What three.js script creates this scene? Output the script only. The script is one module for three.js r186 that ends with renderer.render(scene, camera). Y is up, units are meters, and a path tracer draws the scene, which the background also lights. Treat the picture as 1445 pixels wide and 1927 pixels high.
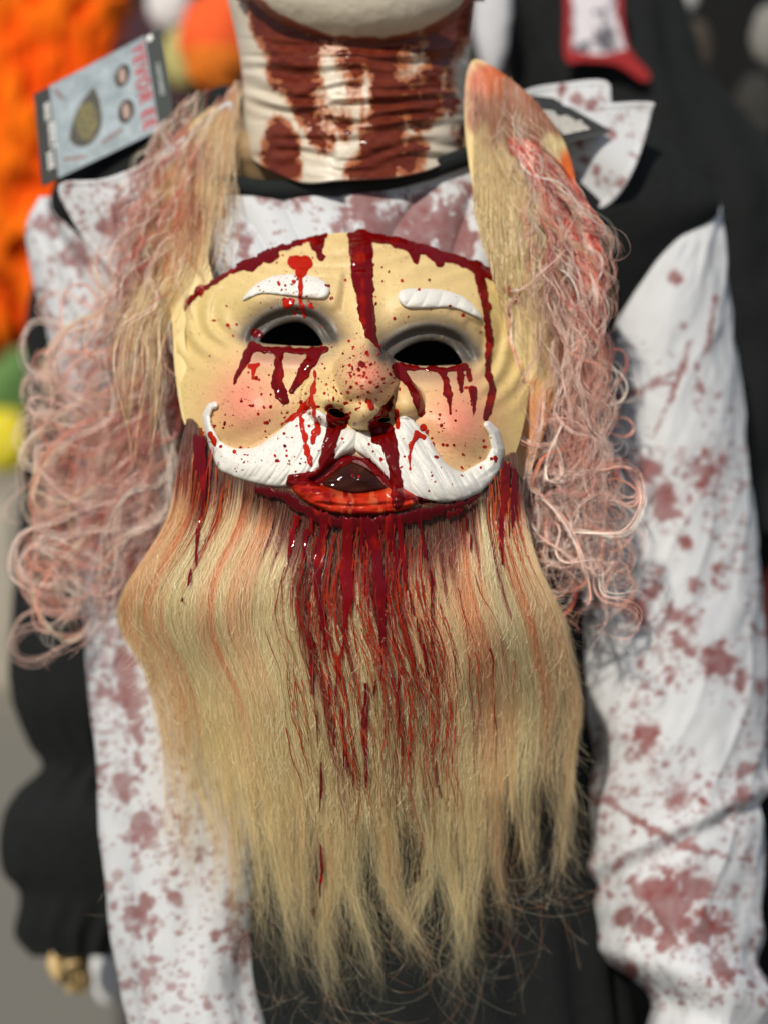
import * as THREE from 'three';
import { mergeGeometries } from 'three/addons/utils/BufferGeometryUtils.js';

// ------------------------------------------------------------------ camera, sky, sun, exposure
const D = 0.825, F = 2650, CY = 1.3;           // eye distance to the face plane (z = 0), focal length in pixels, eye height
const scene = new THREE.Scene();
const camera = new THREE.PerspectiveCamera(2 * Math.atan(963.5 / F) * 180 / Math.PI, 767 / 1024, 0.05, 200);
camera.position.set(0, CY, D);
camera.lookAt(0, CY, 0);
camera.focus = 0.815;
camera.userData.fStop = 2.05;
const renderer = new THREE.WebGLRenderer({ antialias: true });
renderer.toneMapping = THREE.LinearToneMapping;
renderer.toneMappingExposure = 1.0;
renderer.shadowMap.enabled = true;
{
  const W = 64, H = 32, a = new Float32Array(W * H * 4);
  for (let j = 0; j < H; j++) for (let i = 0; i < W; i++) {
    const up = (j + 0.5) / H * 2 - 1, o = (j * W + i) * 4, t = Math.max(0, up);
    const k = Math.pow(t, 0.6);
    const c = up < 0 ? [0.30, 0.29, 0.27] : [0.95 - 0.45 * k, 1.0 - 0.33 * k, 1.08 - 0.1 * k];
    a[o] = c[0]; a[o + 1] = c[1]; a[o + 2] = c[2]; a[o + 3] = 1;
  }
  const sky = new THREE.DataTexture(a, W, H, THREE.RGBAFormat, THREE.FloatType);
  sky.mapping = THREE.EquirectangularReflectionMapping;
  sky.magFilter = THREE.LinearFilter; sky.needsUpdate = true;
  scene.background = sky; scene.environment = sky;
  scene.backgroundIntensity = 0.42; scene.environmentIntensity = 0.42;
}
const sun = new THREE.DirectionalLight(0xfff3e2, 4.0);
sun.position.set(-1.35, CY + 2.5, 3.6);
sun.target.position.set(0, CY, 0);
sun.castShadow = true; sun.shadow.radius = 2.5; sun.shadow.mapSize.set(4096, 4096);
Object.assign(sun.shadow.camera, { left: -1.5, right: 1.5, top: 1.5, bottom: -1.5, near: 0.5, far: 12 });
scene.add(sun, sun.target);

// ------------------------------------------------------------------ small tools
const rng = (s) => () => { s |= 0; s = s + 0x6D2B79F5 | 0; let t = Math.imul(s ^ s >>> 15, 1 | s); t = t + Math.imul(t ^ t >>> 7, 61 | t) ^ t; return ((t ^ t >>> 14) >>> 0) / 4294967296; };
const clamp = (x, a = 0, b = 1) => x < a ? a : x > b ? b : x;
const lerp = (a, b, t) => a + (b - a) * t;
const sstep = (a, b, x) => { const t = clamp((x - a) / (b - a)); return t * t * (3 - 2 * t); };
const mix3 = (a, b, t) => [lerp(a[0], b[0], t), lerp(a[1], b[1], t), lerp(a[2], b[2], t)];
const gauss = (d, s) => Math.exp(-(d * d) / (s * s));
const hash = (x, y, z) => { let h = Math.imul(x, 374761393) + Math.imul(y, 668265263) + Math.imul(z, 2147483647 ^ 0x5bd1e995) | 0; h = Math.imul(h ^ h >>> 13, 1274126177); return ((h ^ h >>> 16) >>> 0) / 4294967296; };
function noise(x, y = 0, s = 0) {               // value noise 0..1
  const xi = Math.floor(x), yi = Math.floor(y), fx = x - xi, fy = y - yi;
  const u = fx * fx * (3 - 2 * fx), v = fy * fy * (3 - 2 * fy);
  return lerp(lerp(hash(xi, yi, s), hash(xi + 1, yi, s), u), lerp(hash(xi, yi + 1, s), hash(xi + 1, yi + 1, s), u), v);
}
const fbm = (x, y, s = 0) => (noise(x, y, s) * 4 + noise(x * 2.03, y * 2.03, s + 1) * 2 + noise(x * 4.1, y * 4.1, s + 2)) / 7;
const P = (px, py, z) => { const k = (D - z) / F; return [(px - 722.5) * k, CY - (py - 963.5) * k, z]; };   // a point of the photograph at depth z
function curve(rows, smooth = true) {           // piecewise curve y(x) through [x, y] rows
  return (x) => {
    const n = rows.length;
    if (x <= rows[0][0]) return rows[0][1];
    if (x >= rows[n - 1][0]) return rows[n - 1][1];
    let i = 0; while (x > rows[i + 1][0]) i++;
    const [x0, y0] = rows[i], [x1, y1] = rows[i + 1], t = (x - x0) / (x1 - x0);
    if (!smooth) return lerp(y0, y1, t);
    const m0 = i > 0 ? (y1 - rows[i - 1][1]) / (x1 - rows[i - 1][0]) : (y1 - y0) / (x1 - x0);
    const m1 = i + 2 < n ? (rows[i + 2][1] - y0) / (rows[i + 2][0] - x0) : (y1 - y0) / (x1 - x0);
    const h = x1 - x0, t2 = t * t, t3 = t2 * t;
    return (2 * t3 - 3 * t2 + 1) * y0 + (t3 - 2 * t2 + t) * h * m0 + (3 * t2 - 2 * t3) * y1 + (t3 - t2) * h * m1;
  };
}
function round(pts, n = 5) {                    // closed Catmull-Rom polygon
  const out = [], N = pts.length;
  for (let i = 0; i < N; i++) {
    const [a, b, c, d] = [pts[(i + N - 1) % N], pts[i], pts[(i + 1) % N], pts[(i + 2) % N]];
    for (let k = 0; k < n; k++) {
      const t = k / n, t2 = t * t, t3 = t2 * t;
      out.push([0, 1].map((j) => 0.5 * (2 * b[j] + (c[j] - a[j]) * t + (2 * a[j] - 5 * b[j] + 4 * c[j] - d[j]) * t2 + (3 * b[j] - a[j] - 3 * c[j] + d[j]) * t3)));
    }
  }
  return out;
}
function polySd(poly) {                         // signed distance, positive inside
  const n = poly.length;
  return (x, y) => {
    let d = 1e18, inside = false;
    for (let i = 0, j = n - 1; i < n; j = i++) {
      const ax = poly[j][0], ay = poly[j][1], bx = poly[i][0], by = poly[i][1];
      const ex = bx - ax, ey = by - ay, wx = x - ax, wy = y - ay;
      const t = clamp((wx * ex + wy * ey) / (ex * ex + ey * ey + 1e-9));
      const qx = wx - ex * t, qy = wy - ey * t; d = Math.min(d, qx * qx + qy * qy);
      if ((ay > y) !== (by > y) && x < (bx - ax) * (y - ay) / (by - ay) + ax) inside = !inside;
    }
    return inside ? Math.sqrt(d) : -Math.sqrt(d);
  };
}
function strokeSd(pts) {                        // union of tapered capsules through [x, y, r], positive inside
  return (x, y) => {
    let best = -1e9;
    for (let i = 0; i < Math.max(1, pts.length - 1); i++) {
      const [ax, ay, ar] = pts[i], [bx, by, br] = pts[Math.min(i + 1, pts.length - 1)];
      const ex = bx - ax, ey = by - ay, t = clamp(((x - ax) * ex + (y - ay) * ey) / (ex * ex + ey * ey + 1e-9));
      best = Math.max(best, lerp(ar, br, t) - Math.hypot(x - ax - ex * t, y - ay - ey * t));
    }
    return best;
  };
}
const smax = (a, b, k) => { const h = clamp(0.5 + 0.5 * (a - b) / k); return lerp(b, a, h) + k * h * (1 - h); };
function bounds(pts, pad) {
  const r = (p) => (p[2] || 0) + pad;
  return [Math.min(...pts.map((p) => p[0] - r(p))), Math.min(...pts.map((p) => p[1] - r(p))), Math.max(...pts.map((p) => p[0] + r(p))), Math.max(...pts.map((p) => p[1] + r(p)))];
}
// A moulded sheet: cells of a grid in the face plane, clipped to where inside() > 0, lifted to z(), with a rim of some thickness.
function relief({ box, step, inside, z, color, thick = 0 }) {
  const [x0, y0, x1, y1] = box, nx = Math.ceil((x1 - x0) / step), ny = Math.ceil((y1 - y0) / step);
  const S = new Float32Array((nx + 1) * (ny + 1));
  for (let j = 0; j <= ny; j++) for (let i = 0; i <= nx; i++) S[j * (nx + 1) + i] = inside(x0 + i * step, y0 + j * step);
  const pos = [], col = [], idx = [], xy = [], seen = new Map(), rim = [];
  const add = (x, y) => { pos.push(...P(x, y, z(x, y))); xy.push([x, y]); if (color) col.push(...color(x, y)); return pos.length / 3 - 1; };
  const node = (i, j) => { const k = j * (nx + 1) + i; let v = seen.get(k); if (v === undefined) seen.set(k, v = add(x0 + i * step, y0 + j * step)); return v; };
  const cut = (i, j, a, b) => {
    const k = 'e' + Math.min(j * (nx + 1) + i, b * (nx + 1) + a) + '_' + Math.max(j * (nx + 1) + i, b * (nx + 1) + a);
    let v = seen.get(k);
    if (v === undefined) { const s = S[j * (nx + 1) + i], q = S[b * (nx + 1) + a], t = s / (s - q); seen.set(k, v = add(x0 + lerp(i, a, t) * step, y0 + lerp(j, b, t) * step)); }
    return v;
  };
  for (let j = 0; j < ny; j++) for (let i = 0; i < nx; i++) {
    const c = [[i, j], [i, j + 1], [i + 1, j + 1], [i + 1, j]], poly = [], cutAt = [];
    for (let k = 0; k < 4; k++) {
      const [a, b] = c[k], [e, f] = c[(k + 1) % 4], s = S[b * (nx + 1) + a], q = S[f * (nx + 1) + e];
      if (s > 0) poly.push(node(a, b));
      if (s > 0 !== q > 0) { cutAt.push(poly.length); poly.push(cut(a, b, e, f)); }
    }
    for (let k = 2; k < poly.length; k++) idx.push(poly[0], poly[k - 1], poly[k]);
    if (thick && cutAt.length === 2) { const [a, b] = cutAt; if (b === a + 1) rim.push([poly[a], poly[b]]); else rim.push([poly[b], poly[a]]); }
  }
  if (!idx.length) return null;
  let g = new THREE.BufferGeometry();
  g.setAttribute('position', new THREE.Float32BufferAttribute(pos, 3));
  if (color) g.setAttribute('color', new THREE.Float32BufferAttribute(col, 3));
  g.setIndex(idx); g.computeVertexNormals();
  if (thick && rim.length) {
    const rp = [], rc = [];
    for (const [a, b] of rim) {
      const pa = pos.slice(a * 3, a * 3 + 3), pb = pos.slice(b * 3, b * 3 + 3), qa = [pa[0], pa[1], pa[2] - thick], qb = [pb[0], pb[1], pb[2] - thick];
      rp.push(...pa, ...qa, ...pb, ...pb, ...qa, ...qb);
      if (color) for (const v of [a, a, b, b, a, b]) rc.push(col[v * 3], col[v * 3 + 1], col[v * 3 + 2]);
    }
    const r = new THREE.BufferGeometry();
    r.setAttribute('position', new THREE.Float32BufferAttribute(rp, 3));
    if (color) r.setAttribute('color', new THREE.Float32BufferAttribute(rc, 3));
    r.setIndex([...Array(rp.length / 3).keys()]); r.computeVertexNormals();
    g = mergeGeometries([g, r]);
  }
  return g;
}
// A hollow tube of cloth: rows [py] with left and right edge in the photograph, depth of its middle and its half depth.
function clothTube({ y0, y1, step, xl, xr, zc, rz, color, bump, around = 200, lo = 0, hi = 2 * Math.PI }) {
  const ny = Math.ceil((y1 - y0) / step), pos = [], col = [], idx = [];
  for (let j = 0; j <= ny; j++) for (let i = 0; i <= around; i++) {
    const y = lerp(y0, y1, j / ny), a = lerp(lo, hi, i / around), l = xl(y), r = xr(y);
    const b = bump ? bump(a, y) : 0, ca = Math.cos(a), sa = Math.sin(a);
    const x = (l + r) / 2 - ca * ((r - l) / 2 + b / 0.00031), z = zc(y) + sa * (rz(y) + b);
    pos.push(...P(x, y, z)); col.push(...color(x, y, a));
  }
  const w = around + 1;
  for (let j = 0; j < ny; j++) for (let i = 0; i < around; i++) { const a = j * w + i; idx.push(a, a + w, a + 1, a + 1, a + w, a + w + 1); }
  const g = new THREE.BufferGeometry();
  g.setAttribute('position', new THREE.Float32BufferAttribute(pos, 3));
  g.setAttribute('color', new THREE.Float32BufferAttribute(col, 3));
  g.setIndex(idx); g.computeVertexNormals();
  return g;
}
class Hair {                                    // many strands in one buffer: ribbons (sides 2) or thin tubes
  constructor() { this.p = []; this.n = []; this.c = []; this.i = []; }
  ribbon(pts, width, color, roll) {
    const base = this.p.length / 3, N = pts.length;
    for (let k = 0; k < N; k++) {
      const a = pts[Math.max(0, k - 1)], b = pts[Math.min(N - 1, k + 1)], q = pts[k];
      let tx = b[0] - a[0], ty = b[1] - a[1], tz = b[2] - a[2]; const tl = Math.hypot(tx, ty, tz) || 1; tx /= tl; ty /= tl; tz /= tl;
      const r = roll + k * 0.07, nx = Math.sin(r) , nz = Math.cos(r);
      let sx = ty * nz, sy = tz * nx - tx * nz, sz = -ty * nx; const sl = Math.hypot(sx, sy, sz) || 1; sx /= sl; sy /= sl; sz /= sl;
      let fx = sy * tz - sz * ty, fy = sz * tx - sx * tz, fz = sx * ty - sy * tx; if (fz < 0) { fx = -fx; fy = -fy; fz = -fz; }
      const w = (typeof width === 'number' ? width : width(k / (N - 1))) / 2, c = color(k / (N - 1), k);
      this.p.push(q[0] - sx * w, q[1] - sy * w, q[2] - sz * w, q[0] + sx * w, q[1] + sy * w, q[2] + sz * w);
      this.n.push(fx - sx * 0.45, fy - sy * 0.45, fz - sz * 0.45, fx + sx * 0.45, fy + sy * 0.45, fz + sz * 0.45);
      this.c.push(c[0], c[1], c[2], c[0], c[1], c[2]);
      if (k < N - 1) { const v = base + 2 * k; this.i.push(v, v + 1, v + 2, v + 1, v + 3, v + 2); }
    }
  }
  tube(pts, radius, color, sides = 4) {
    const base = this.p.length / 3, N = pts.length;
    for (let k = 0; k < N; k++) {
      const a = pts[Math.max(0, k - 1)], b = pts[Math.min(N - 1, k + 1)], q = pts[k];
      const t = new THREE.Vector3(b[0] - a[0], b[1] - a[1], b[2] - a[2]).normalize();
      const u = new THREE.Vector3(0.31, 0.2, 0.93).cross(t).normalize(), v = t.clone().cross(u);
      const r = radius * (typeof radius === 'number' ? Math.min(1, 0.35 + 6 * Math.min(k, N - 1 - k) / N) : 1), c = color(k / (N - 1), k);
      for (let s = 0; s < sides; s++) {
        const g = s / sides * 2 * Math.PI, n = u.clone().multiplyScalar(Math.cos(g)).addScaledVector(v, Math.sin(g));
        this.p.push(q[0] + n.x * r, q[1] + n.y * r, q[2] + n.z * r); this.n.push(n.x, n.y, n.z); this.c.push(c[0], c[1], c[2]);
        if (k < N - 1) { const e = base + k * sides + s, f = base + k * sides + (s + 1) % sides; this.i.push(e, f, e + sides, f, f + sides, e + sides); }
      }
    }
  }
  build() {
    const g = new THREE.BufferGeometry();
    g.setAttribute('position', new THREE.Float32BufferAttribute(this.p, 3));
    g.setAttribute('normal', new THREE.Float32BufferAttribute(this.n, 3)); g.normalizeNormals();
    g.setAttribute('color', new THREE.Float32BufferAttribute(this.c, 3));
    g.setIndex(this.i); this.p = this.n = this.c = this.i = null;
    return g;
  }
}
class Stain {                                   // a map of dye on cloth, built up from splashes
  constructor(x0, y0, x1, y1, s = 2) { Object.assign(this, { x0, y0, s, w: Math.ceil((x1 - x0) / s) + 1, h: Math.ceil((y1 - y0) / s) + 1 }); this.a = new Float32Array(this.w * this.h); }
  put(sd, box, amt = 1, soft = 3, rough = 0.35, seed = 1) {
    const { s } = this;
    for (let j = Math.max(0, Math.floor((box[1] - this.y0) / s)); j < Math.min(this.h, (box[3] - this.y0) / s); j++)
      for (let i = Math.max(0, Math.floor((box[0] - this.x0) / s)); i < Math.min(this.w, (box[2] - this.x0) / s); i++) {
        const x = this.x0 + i * s, y = this.y0 + j * s;
        const d = sd(x, y), e = rough * (box[4] || 20) * (fbm(x / 17, y / 17, seed) - 0.5) * 3 + rough * 9 * (noise(x / 4, y / 4, seed + 7) - 0.5);
        const v = amt * (0.72 + 0.4 * fbm(x / 20, y / 20, seed + 11)) * sstep(-soft, soft, d + e), k = j * this.w + i;
        if (v > this.a[k]) this.a[k] = v;
      }
  }
  blob(x, y, r, amt = 1, rough = 0.5, seed = 1) { this.put((a, b) => r - Math.hypot(a - x, b - y), [x - r * 2.4, y - r * 2.4, x + r * 2.4, y + r * 2.4, r], amt, 5 + 0.16 * r, rough, seed); }
  line(pts, amt = 1, rough = 0.6, seed = 1) { const b = bounds(pts, 10); this.put(strokeSd(pts), [...b, pts[0][2] * 1.2], amt, 2.5, rough, seed); }
  spray(n, x0, y0, x1, y1, rmin, rmax, R, amt = [0.5, 1], clump = 0.45) {
    for (let k = 0; k < n; k++) {
      const x = lerp(x0, x1, R()), y = lerp(y0, y1, R());
      if (fbm(x / 90, y / 90, 77) < clump) continue;
      const r = rmin + (rmax - rmin) * Math.pow(R(), 4), q = R() * 0.8 + 0.6, a = R() * 3.14;
      this.put((u, v) => { const dx = u - x, dy = v - y, c = Math.cos(a), s = Math.sin(a); return r - Math.hypot((dx * c + dy * s) * q, (dy * c - dx * s) / q); }, [x - r * 2.2, y - r * 2.2, x + r * 2.2, y + r * 2.2, r], lerp(amt[0], amt[1], R()), 2, 0.5, k % 97);
    }
  }
  at(x, y) {
    const u = clamp((x - this.x0) / this.s, 0, this.w - 1.001), v = clamp((y - this.y0) / this.s, 0, this.h - 1.001), i = Math.floor(u), j = Math.floor(v), k = j * this.w + i, { a, w } = this;
    return lerp(lerp(a[k], a[k + 1], u - i), lerp(a[k + w], a[k + w + 1], u - i), v - j);
  }
}
// names and labels
const taken = {};
const numbered = (n) => { taken[n] = (taken[n] ?? -1) + 1; return taken[n] ? `${n}_${String(taken[n]).padStart(3, '0')}` : n; };
function thing(name, label, category, [x, y, z], extra = {}) {
  const o = new THREE.Group(); o.name = numbered(name); o.position.set(x, y, z); o.userData = { label, category, ...extra }; scene.add(o); return o;
}
function part(name, geo, m, parent, data) {
  let off = [0, 0, 0];
  for (let p = parent; p && p !== scene; p = p.parent) off = [off[0] - p.position.x, off[1] - p.position.y, off[2] - p.position.z];
  if (off.some((v) => v)) geo.translate(...off);
  const o = new THREE.Mesh(geo, m); o.name = parent === scene ? numbered(name) : name; o.castShadow = o.receiveShadow = true;
  if (data) Object.assign(o.userData, data);
  parent.add(o); return o;
}
const mat = (o) => new THREE.MeshPhysicalMaterial({ side: THREE.DoubleSide, ...o });
const hex = (h) => { const c = new THREE.Color(h); return [c.r, c.g, c.b]; };
const M = {
  skin: mat({ vertexColors: true, roughness: 0.5 }),
  paint: mat({ vertexColors: true, roughness: 0.55 }),
  blood: mat({ vertexColors: true, roughness: 0.06, specularIntensity: 0.45 }),
  driedBlood: mat({ vertexColors: true, roughness: 0.16, specularIntensity: 0.5 }),
  hair: mat({ vertexColors: true, roughness: 0.46, transmission: 0.42, thickness: 0, specularIntensity: 0.7 }),
  shine: mat({ vertexColors: true, roughness: 0.16, specularIntensity: 1 }),
  wool: mat({ vertexColors: true, roughness: 0.24 }),
  cloth: mat({ vertexColors: true, roughness: 0.9, specularIntensity: 0.5 }),
  black: mat({ vertexColors: true, roughness: 0.9, specularIntensity: 0.35 }),
  latex: mat({ vertexColors: true, roughness: 0.42 }),
};

// ------------------------------------------------------------------ the setting: ground, wall, things far behind
{
  const g = new THREE.PlaneGeometry(120, 120); g.rotateX(-Math.PI / 2);
  part('ground', g, new THREE.MeshStandardMaterial({ color: new THREE.Color().setRGB(0.19, 0.18, 0.15), roughness: 0.95 }), scene, { kind: 'structure' });
}
function lump(cx, cy, cz, rx, ry, rz, color, seed, amp = 0.15, f = 3, detail = 5) {       // a soft uneven body of cloth or fur
  const g = new THREE.IcosahedronGeometry(1, detail * 6), p = g.attributes.position, col = [];
  for (let i = 0; i < p.count; i++) {
    const x = p.getX(i), y = p.getY(i), z = p.getZ(i), n = fbm(x * f + 9 + z * 1.3, y * f + 9 + z * 0.7, seed) - 0.5, k = 1 + amp * 2 * n;
    p.setXYZ(i, cx + x * rx * k, cy + y * ry * k, cz + z * rz * k);
    col.push(...(typeof color === 'function' ? color(x, y, z, n) : color));
  }
  g.setAttribute('color', new THREE.Float32BufferAttribute(col, 3)); g.deleteAttribute('uv'); g.computeVertexNormals(); return g;
}
const at = (px, py, z) => P(px, py, z);
const bg = [];
function far(name, label, category, px, py, z, rx, ry, color, seed, amp, f, partName) {
  const c = at(px, py, z), k = (D - z) / F, o = thing(name, label, category, [c[0], c[1] - ry * k, c[2]]);
  part(partName, lump(c[0], c[1], c[2], rx * k, ry * k, Math.min(rx, ry) * k * 0.7, color, seed, amp, f), M.black, o);
  return o;
}

// ------------------------------------------------------------------ the bearded mask: form of the face
const outline = round([[330, 612], [345, 575], [395, 533], [470, 494], [555, 457], [640, 438], [720, 446], [800, 466], [880, 491], [945, 522], [982, 552], [998, 610], [996, 690], [990, 770], [970, 850], [938, 898], [880, 930], [830, 949], [760, 968], [680, 978], [605, 966], [545, 936], [470, 912], [428, 893], [402, 868], [380, 832], [350, 795], [338, 700]]);
const sdOutline = polySd(outline);
const eyeL = round([[490, 643], [508, 621], [540, 607], [567, 606], [590, 620], [605, 641], [605, 651], [570, 651], [530, 649]]);
const eyeR = round([[740, 674], [758, 656], [788, 643], [820, 641], [848, 652], [866, 674], [866, 685], [826, 688], [780, 687]]);
const sdEyeL = polySd(eyeL), sdEyeR = polySd(eyeR);
const rot = (x, y, cx, cy, a) => { const c = Math.cos(a), s = Math.sin(a), dx = x - cx, dy = y - cy; return [dx * c + dy * s, dy * c - dx * s]; };
const ell = (x, y, cx, cy, rx, ry, a = 0) => { const [u, v] = rot(x, y, cx, cy, a); return Math.hypot(u / rx, v / ry); };
const sdNostL = (x, y) => (1 - ell(x, y, 634, 777, 17, 8, 0.35)) * 10, sdNostR = (x, y) => (1 - ell(x, y, 722, 790, 12, 5, -0.1)) * 6;
const seg = (x, y, ax, ay, bx, by) => { const ex = bx - ax, ey = by - ay, t = clamp(((x - ax) * ex + (y - ay) * ey) / (ex * ex + ey * ey)); return [Math.hypot(x - ax - ex * t, y - ay - ey * t), t]; };
const ball = (x, y, cx, cy, r, h, p = 0.62) => { const q = 1 - ((x - cx) ** 2 + (y - cy) ** 2) / (r * r); return q > 0 ? h * Math.pow(q, p) : 0; };
const lidBand = (x, y, sd, cy) => {
  const d = -sd(x, y); if (d > 60) return 0;
  const upper = sstep(14, -14, y - cy);
  return (d < 0 ? 0 : 0.0007 * gauss(d - 4, 5) - upper * 0.0018 * gauss(d - 16, 5) + upper * 0.0016 * gauss(d - 29, 7) - (1 - upper) * 0.001 * gauss(d - 22, 8)) ;
};
function zFace(x, y) {
  const u = (x - 662 - 0.03 * (y - 700)) / 325;
  let z = -0.046 * Math.pow(Math.abs(u), 2.3) + 0.03 * (y - 720) / 300 - 0.02 * Math.pow(Math.max(0, 570 - y) / 130, 2);
  z += 0.006 * gauss(seg(x, y, 480, 558, 605, 548)[0], 34) + 0.006 * gauss(seg(x, y, 765, 565, 890, 590)[0], 34);
  z -= 0.013 * Math.exp(-(((x - 555) / 82) ** 2) - ((y - 632) / 36) ** 2) + 0.014 * Math.exp(-(((x - 812) / 80) ** 2) - ((y - 664) / 36) ** 2);
  z += lidBand(x, y, sdEyeL, 646) + lidBand(x, y, sdEyeR, 680);
  z += 0.015 * gauss(Math.hypot(x - 462, (y - 762) * 0.95), 78) + 0.015 * gauss(Math.hypot(x - 868, (y - 800) * 0.9), 74);
  z -= 0.006 * gauss(seg(x, y, 420, 845, 560, 800)[0], 30) + 0.006 * gauss(seg(x, y, 900, 880, 800, 830)[0], 30);
  const [dr, tr] = seg(x, y, 684, 540, 690, 705), lean = x > 690 ? 0.8 : 1.15;
  const ridge = lerp(0.006, 0.022, tr) * gauss(dr, lerp(36, 50, tr) * lean);
  const tip = ball(x, y, 688, 712, 63, 0.041, 0.58) , wl = ball(x, y, 622, 752, 52, 0.022), wr = ball(x, y, 764, 754, 36, 0.016), col = ball(x, y, 686, 768, 44, 0.03);
  let nose = smax(ridge, tip, 0.009); nose = smax(nose, col, 0.006); nose = smax(nose, wl, 0.006); nose = smax(nose, wr, 0.004);
  z += nose - 0.0018;
  z -= 0.008 * gauss(ell(x, y, 634, 777, 26, 13, 0.35), 1) + 0.006 * gauss(ell(x, y, 722, 790, 18, 9), 1);
  // frown lines, forehead folds, folds about the temple
  const fore = sstep(560, 470, y) * sstep(0, 30, sdOutline(x, y));
  z += fore * 0.0018 * Math.sin((y + 18 * noise(x / 90, y / 60, 3) + 0.0009 * (x - 665) ** 2) / 4.6) * noise(x / 60, y / 40, 4);
  z += 0.0012 * gauss(seg(x, y, 640, 520, 628, 575)[0], 9) - 0.0015 * gauss(seg(x, y, 652, 515, 646, 580)[0], 7);
  const dt = Math.hypot(x - 470, (y - 590) * 1.1); z += 0.0018 * sstep(470, 380, x) * Math.sin(dt / 6 + 3 * noise(x / 60, y / 60, 5)) * sstep(720, 640, y);
  const dq = Math.hypot(x - 845, (y - 640) * 1.1); z += 0.0016 * sstep(880, 925, x) * Math.sin(dq / 6 + 3 * noise(x / 60, y / 60, 6)) * sstep(800, 700, y);
  z -= 0.0016 * gauss(seg(x, y, 880, 610, 925, 650)[0], 7) + 0.0013 * gauss(seg(x, y, 850, 585, 905, 615)[0], 6) + 0.0012 * gauss(seg(x, y, 490, 690, 600, 700)[0], 8) + 0.0012 * gauss(seg(x, y, 745, 728, 880, 735)[0], 8);
  z -= 0.0035 * gauss(seg(x, y, 745, 690, 743, 752)[0], 5) + 0.0016 * gauss(Math.abs(Math.hypot(x - 622, y - 752) - 50), 6) * sstep(625, 590, x) + 0.0014 * gauss(seg(x, y, 590, 790, 480, 850)[0] - 12, 7);
  return z + 0.0006 * (fbm(x / 22, y / 22, 9) - 0.5) + 0.00016 * (noise(x / 3.2, y / 3.2, 19) - 0.5);
}
// brows, moustache, lips: forms laid on the face
const browL = polySd(round([[457, 566], [475, 541], [505, 523], [540, 516], [580, 518], [608, 527], [621, 545], [612, 561], [580, 561], [530, 555], [490, 553]]));
const browR = polySd(round([[748, 562], [757, 545], [790, 543], [830, 545], [868, 557], [892, 577], [906, 600], [880, 590], [850, 579], [800, 580], [765, 579]]));
const mouLa = polySd(round([[640, 800], [600, 772], [566, 778], [520, 815], [478, 842], [430, 842], [402, 835], [405, 868], [432, 893], [470, 907], [520, 917], [560, 912], [600, 895], [640, 860], [668, 845], [672, 812]]));
const mouRa = polySd(round([[672, 812], [668, 845], [690, 862], [722, 890], [745, 925], [775, 938], [830, 946], [880, 938], [925, 905], [940, 880], [905, 888], [868, 888], [835, 868], [805, 820], [775, 788], [750, 785], [735, 812], [700, 818]]));
const curlL = strokeSd([[430, 866, 24], [406, 838, 13], [393, 805, 8], [389, 783, 8], [396, 766, 7], [404, 763, 7.5]]);
const curlR = strokeSd([[890, 905, 24], [926, 876, 17], [936, 845, 12], [929, 815, 11], [917, 800, 8]]);
const sdMouL = (x, y) => smax(mouLa(x, y), curlL(x, y), 5), sdMouR = (x, y) => smax(mouRa(x, y), curlR(x, y), 5);
const dome = (d, w) => d <= 0 ? 0 : d >= w ? 1 : Math.sqrt(1 - (1 - d / w) ** 2);
const groove = (x, y, cx, cy, f, s) => { const n = 14 * noise(x / 55, y / 55, s), q = (x * cx + y * cy + n) * f; return 1 - Math.abs(Math.sin(q)) ** 0.6; };
function hMou(x, y) {
  const dl = sdMouL(x, y), dr = sdMouR(x, y), d = Math.max(dl, dr); if (d <= 0) return 0;
  const g = x < 671 ? groove(x, y, 0.84, 0.52, 0.115, 21) + 0.5 * groove(x, y, 0.8, 0.6, 0.3, 22) : groove(x, y, 0.86, -0.5, 0.115, 23) + 0.5 * groove(x, y, 0.82, -0.57, 0.3, 24);
  return 0.0008 + 0.0085 * dome(d, 34) - 0.0013 * g * sstep(0, 14, d);
}
const lip = polySd(round([[540, 905], [572, 900], [606, 912], [664, 928], [722, 920], [748, 908], [790, 938], [770, 958], [720, 969], [665, 972], [610, 962], [565, 938]]));
const tongue = polySd(round([[606, 908], [626, 888], [652, 870], [672, 872], [698, 886], [718, 908], [728, 920], [700, 925], [662, 928], [628, 922]]));
const hLip = (x, y) => { const d = lip(x, y); if (d <= 0) return 0; return 0.0005 + 0.011 * dome(d, 24) - 0.0022 * gauss(y - 952 - 0.0009 * (x - 670) ** 2 * -1, 4) * sstep(4, 14, d) + 0.0007 * Math.sin(y / 3.5 + 3 * noise(x / 25, y / 12, 31)) * sstep(0, 10, d) + 0.0012 * (noise(x / 9, y / 16, 32) - 0.5) * sstep(0, 8, d); };
const hTongue = (x, y) => { const d = tongue(x, y); if (d <= 0) return 0; return 0.0005 + 0.004 * dome(d, 30) + 0.0012 * (noise(x / 20, y / 7, 33) - 0.5) * sstep(0, 8, d); };
const hBrow = (x, y) => { const d = Math.max(browL(x, y), browR(x, y)); if (d <= 0) return 0; const a = x < 680 ? groove(x, y, 0.85, 0.4, 0.12, 41) : groove(x, y, 0.85, 0.45, 0.12, 42); return 0.0006 + 0.0028 * dome(d, 14) - 0.0009 * a * sstep(0, 8, d); };
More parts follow.
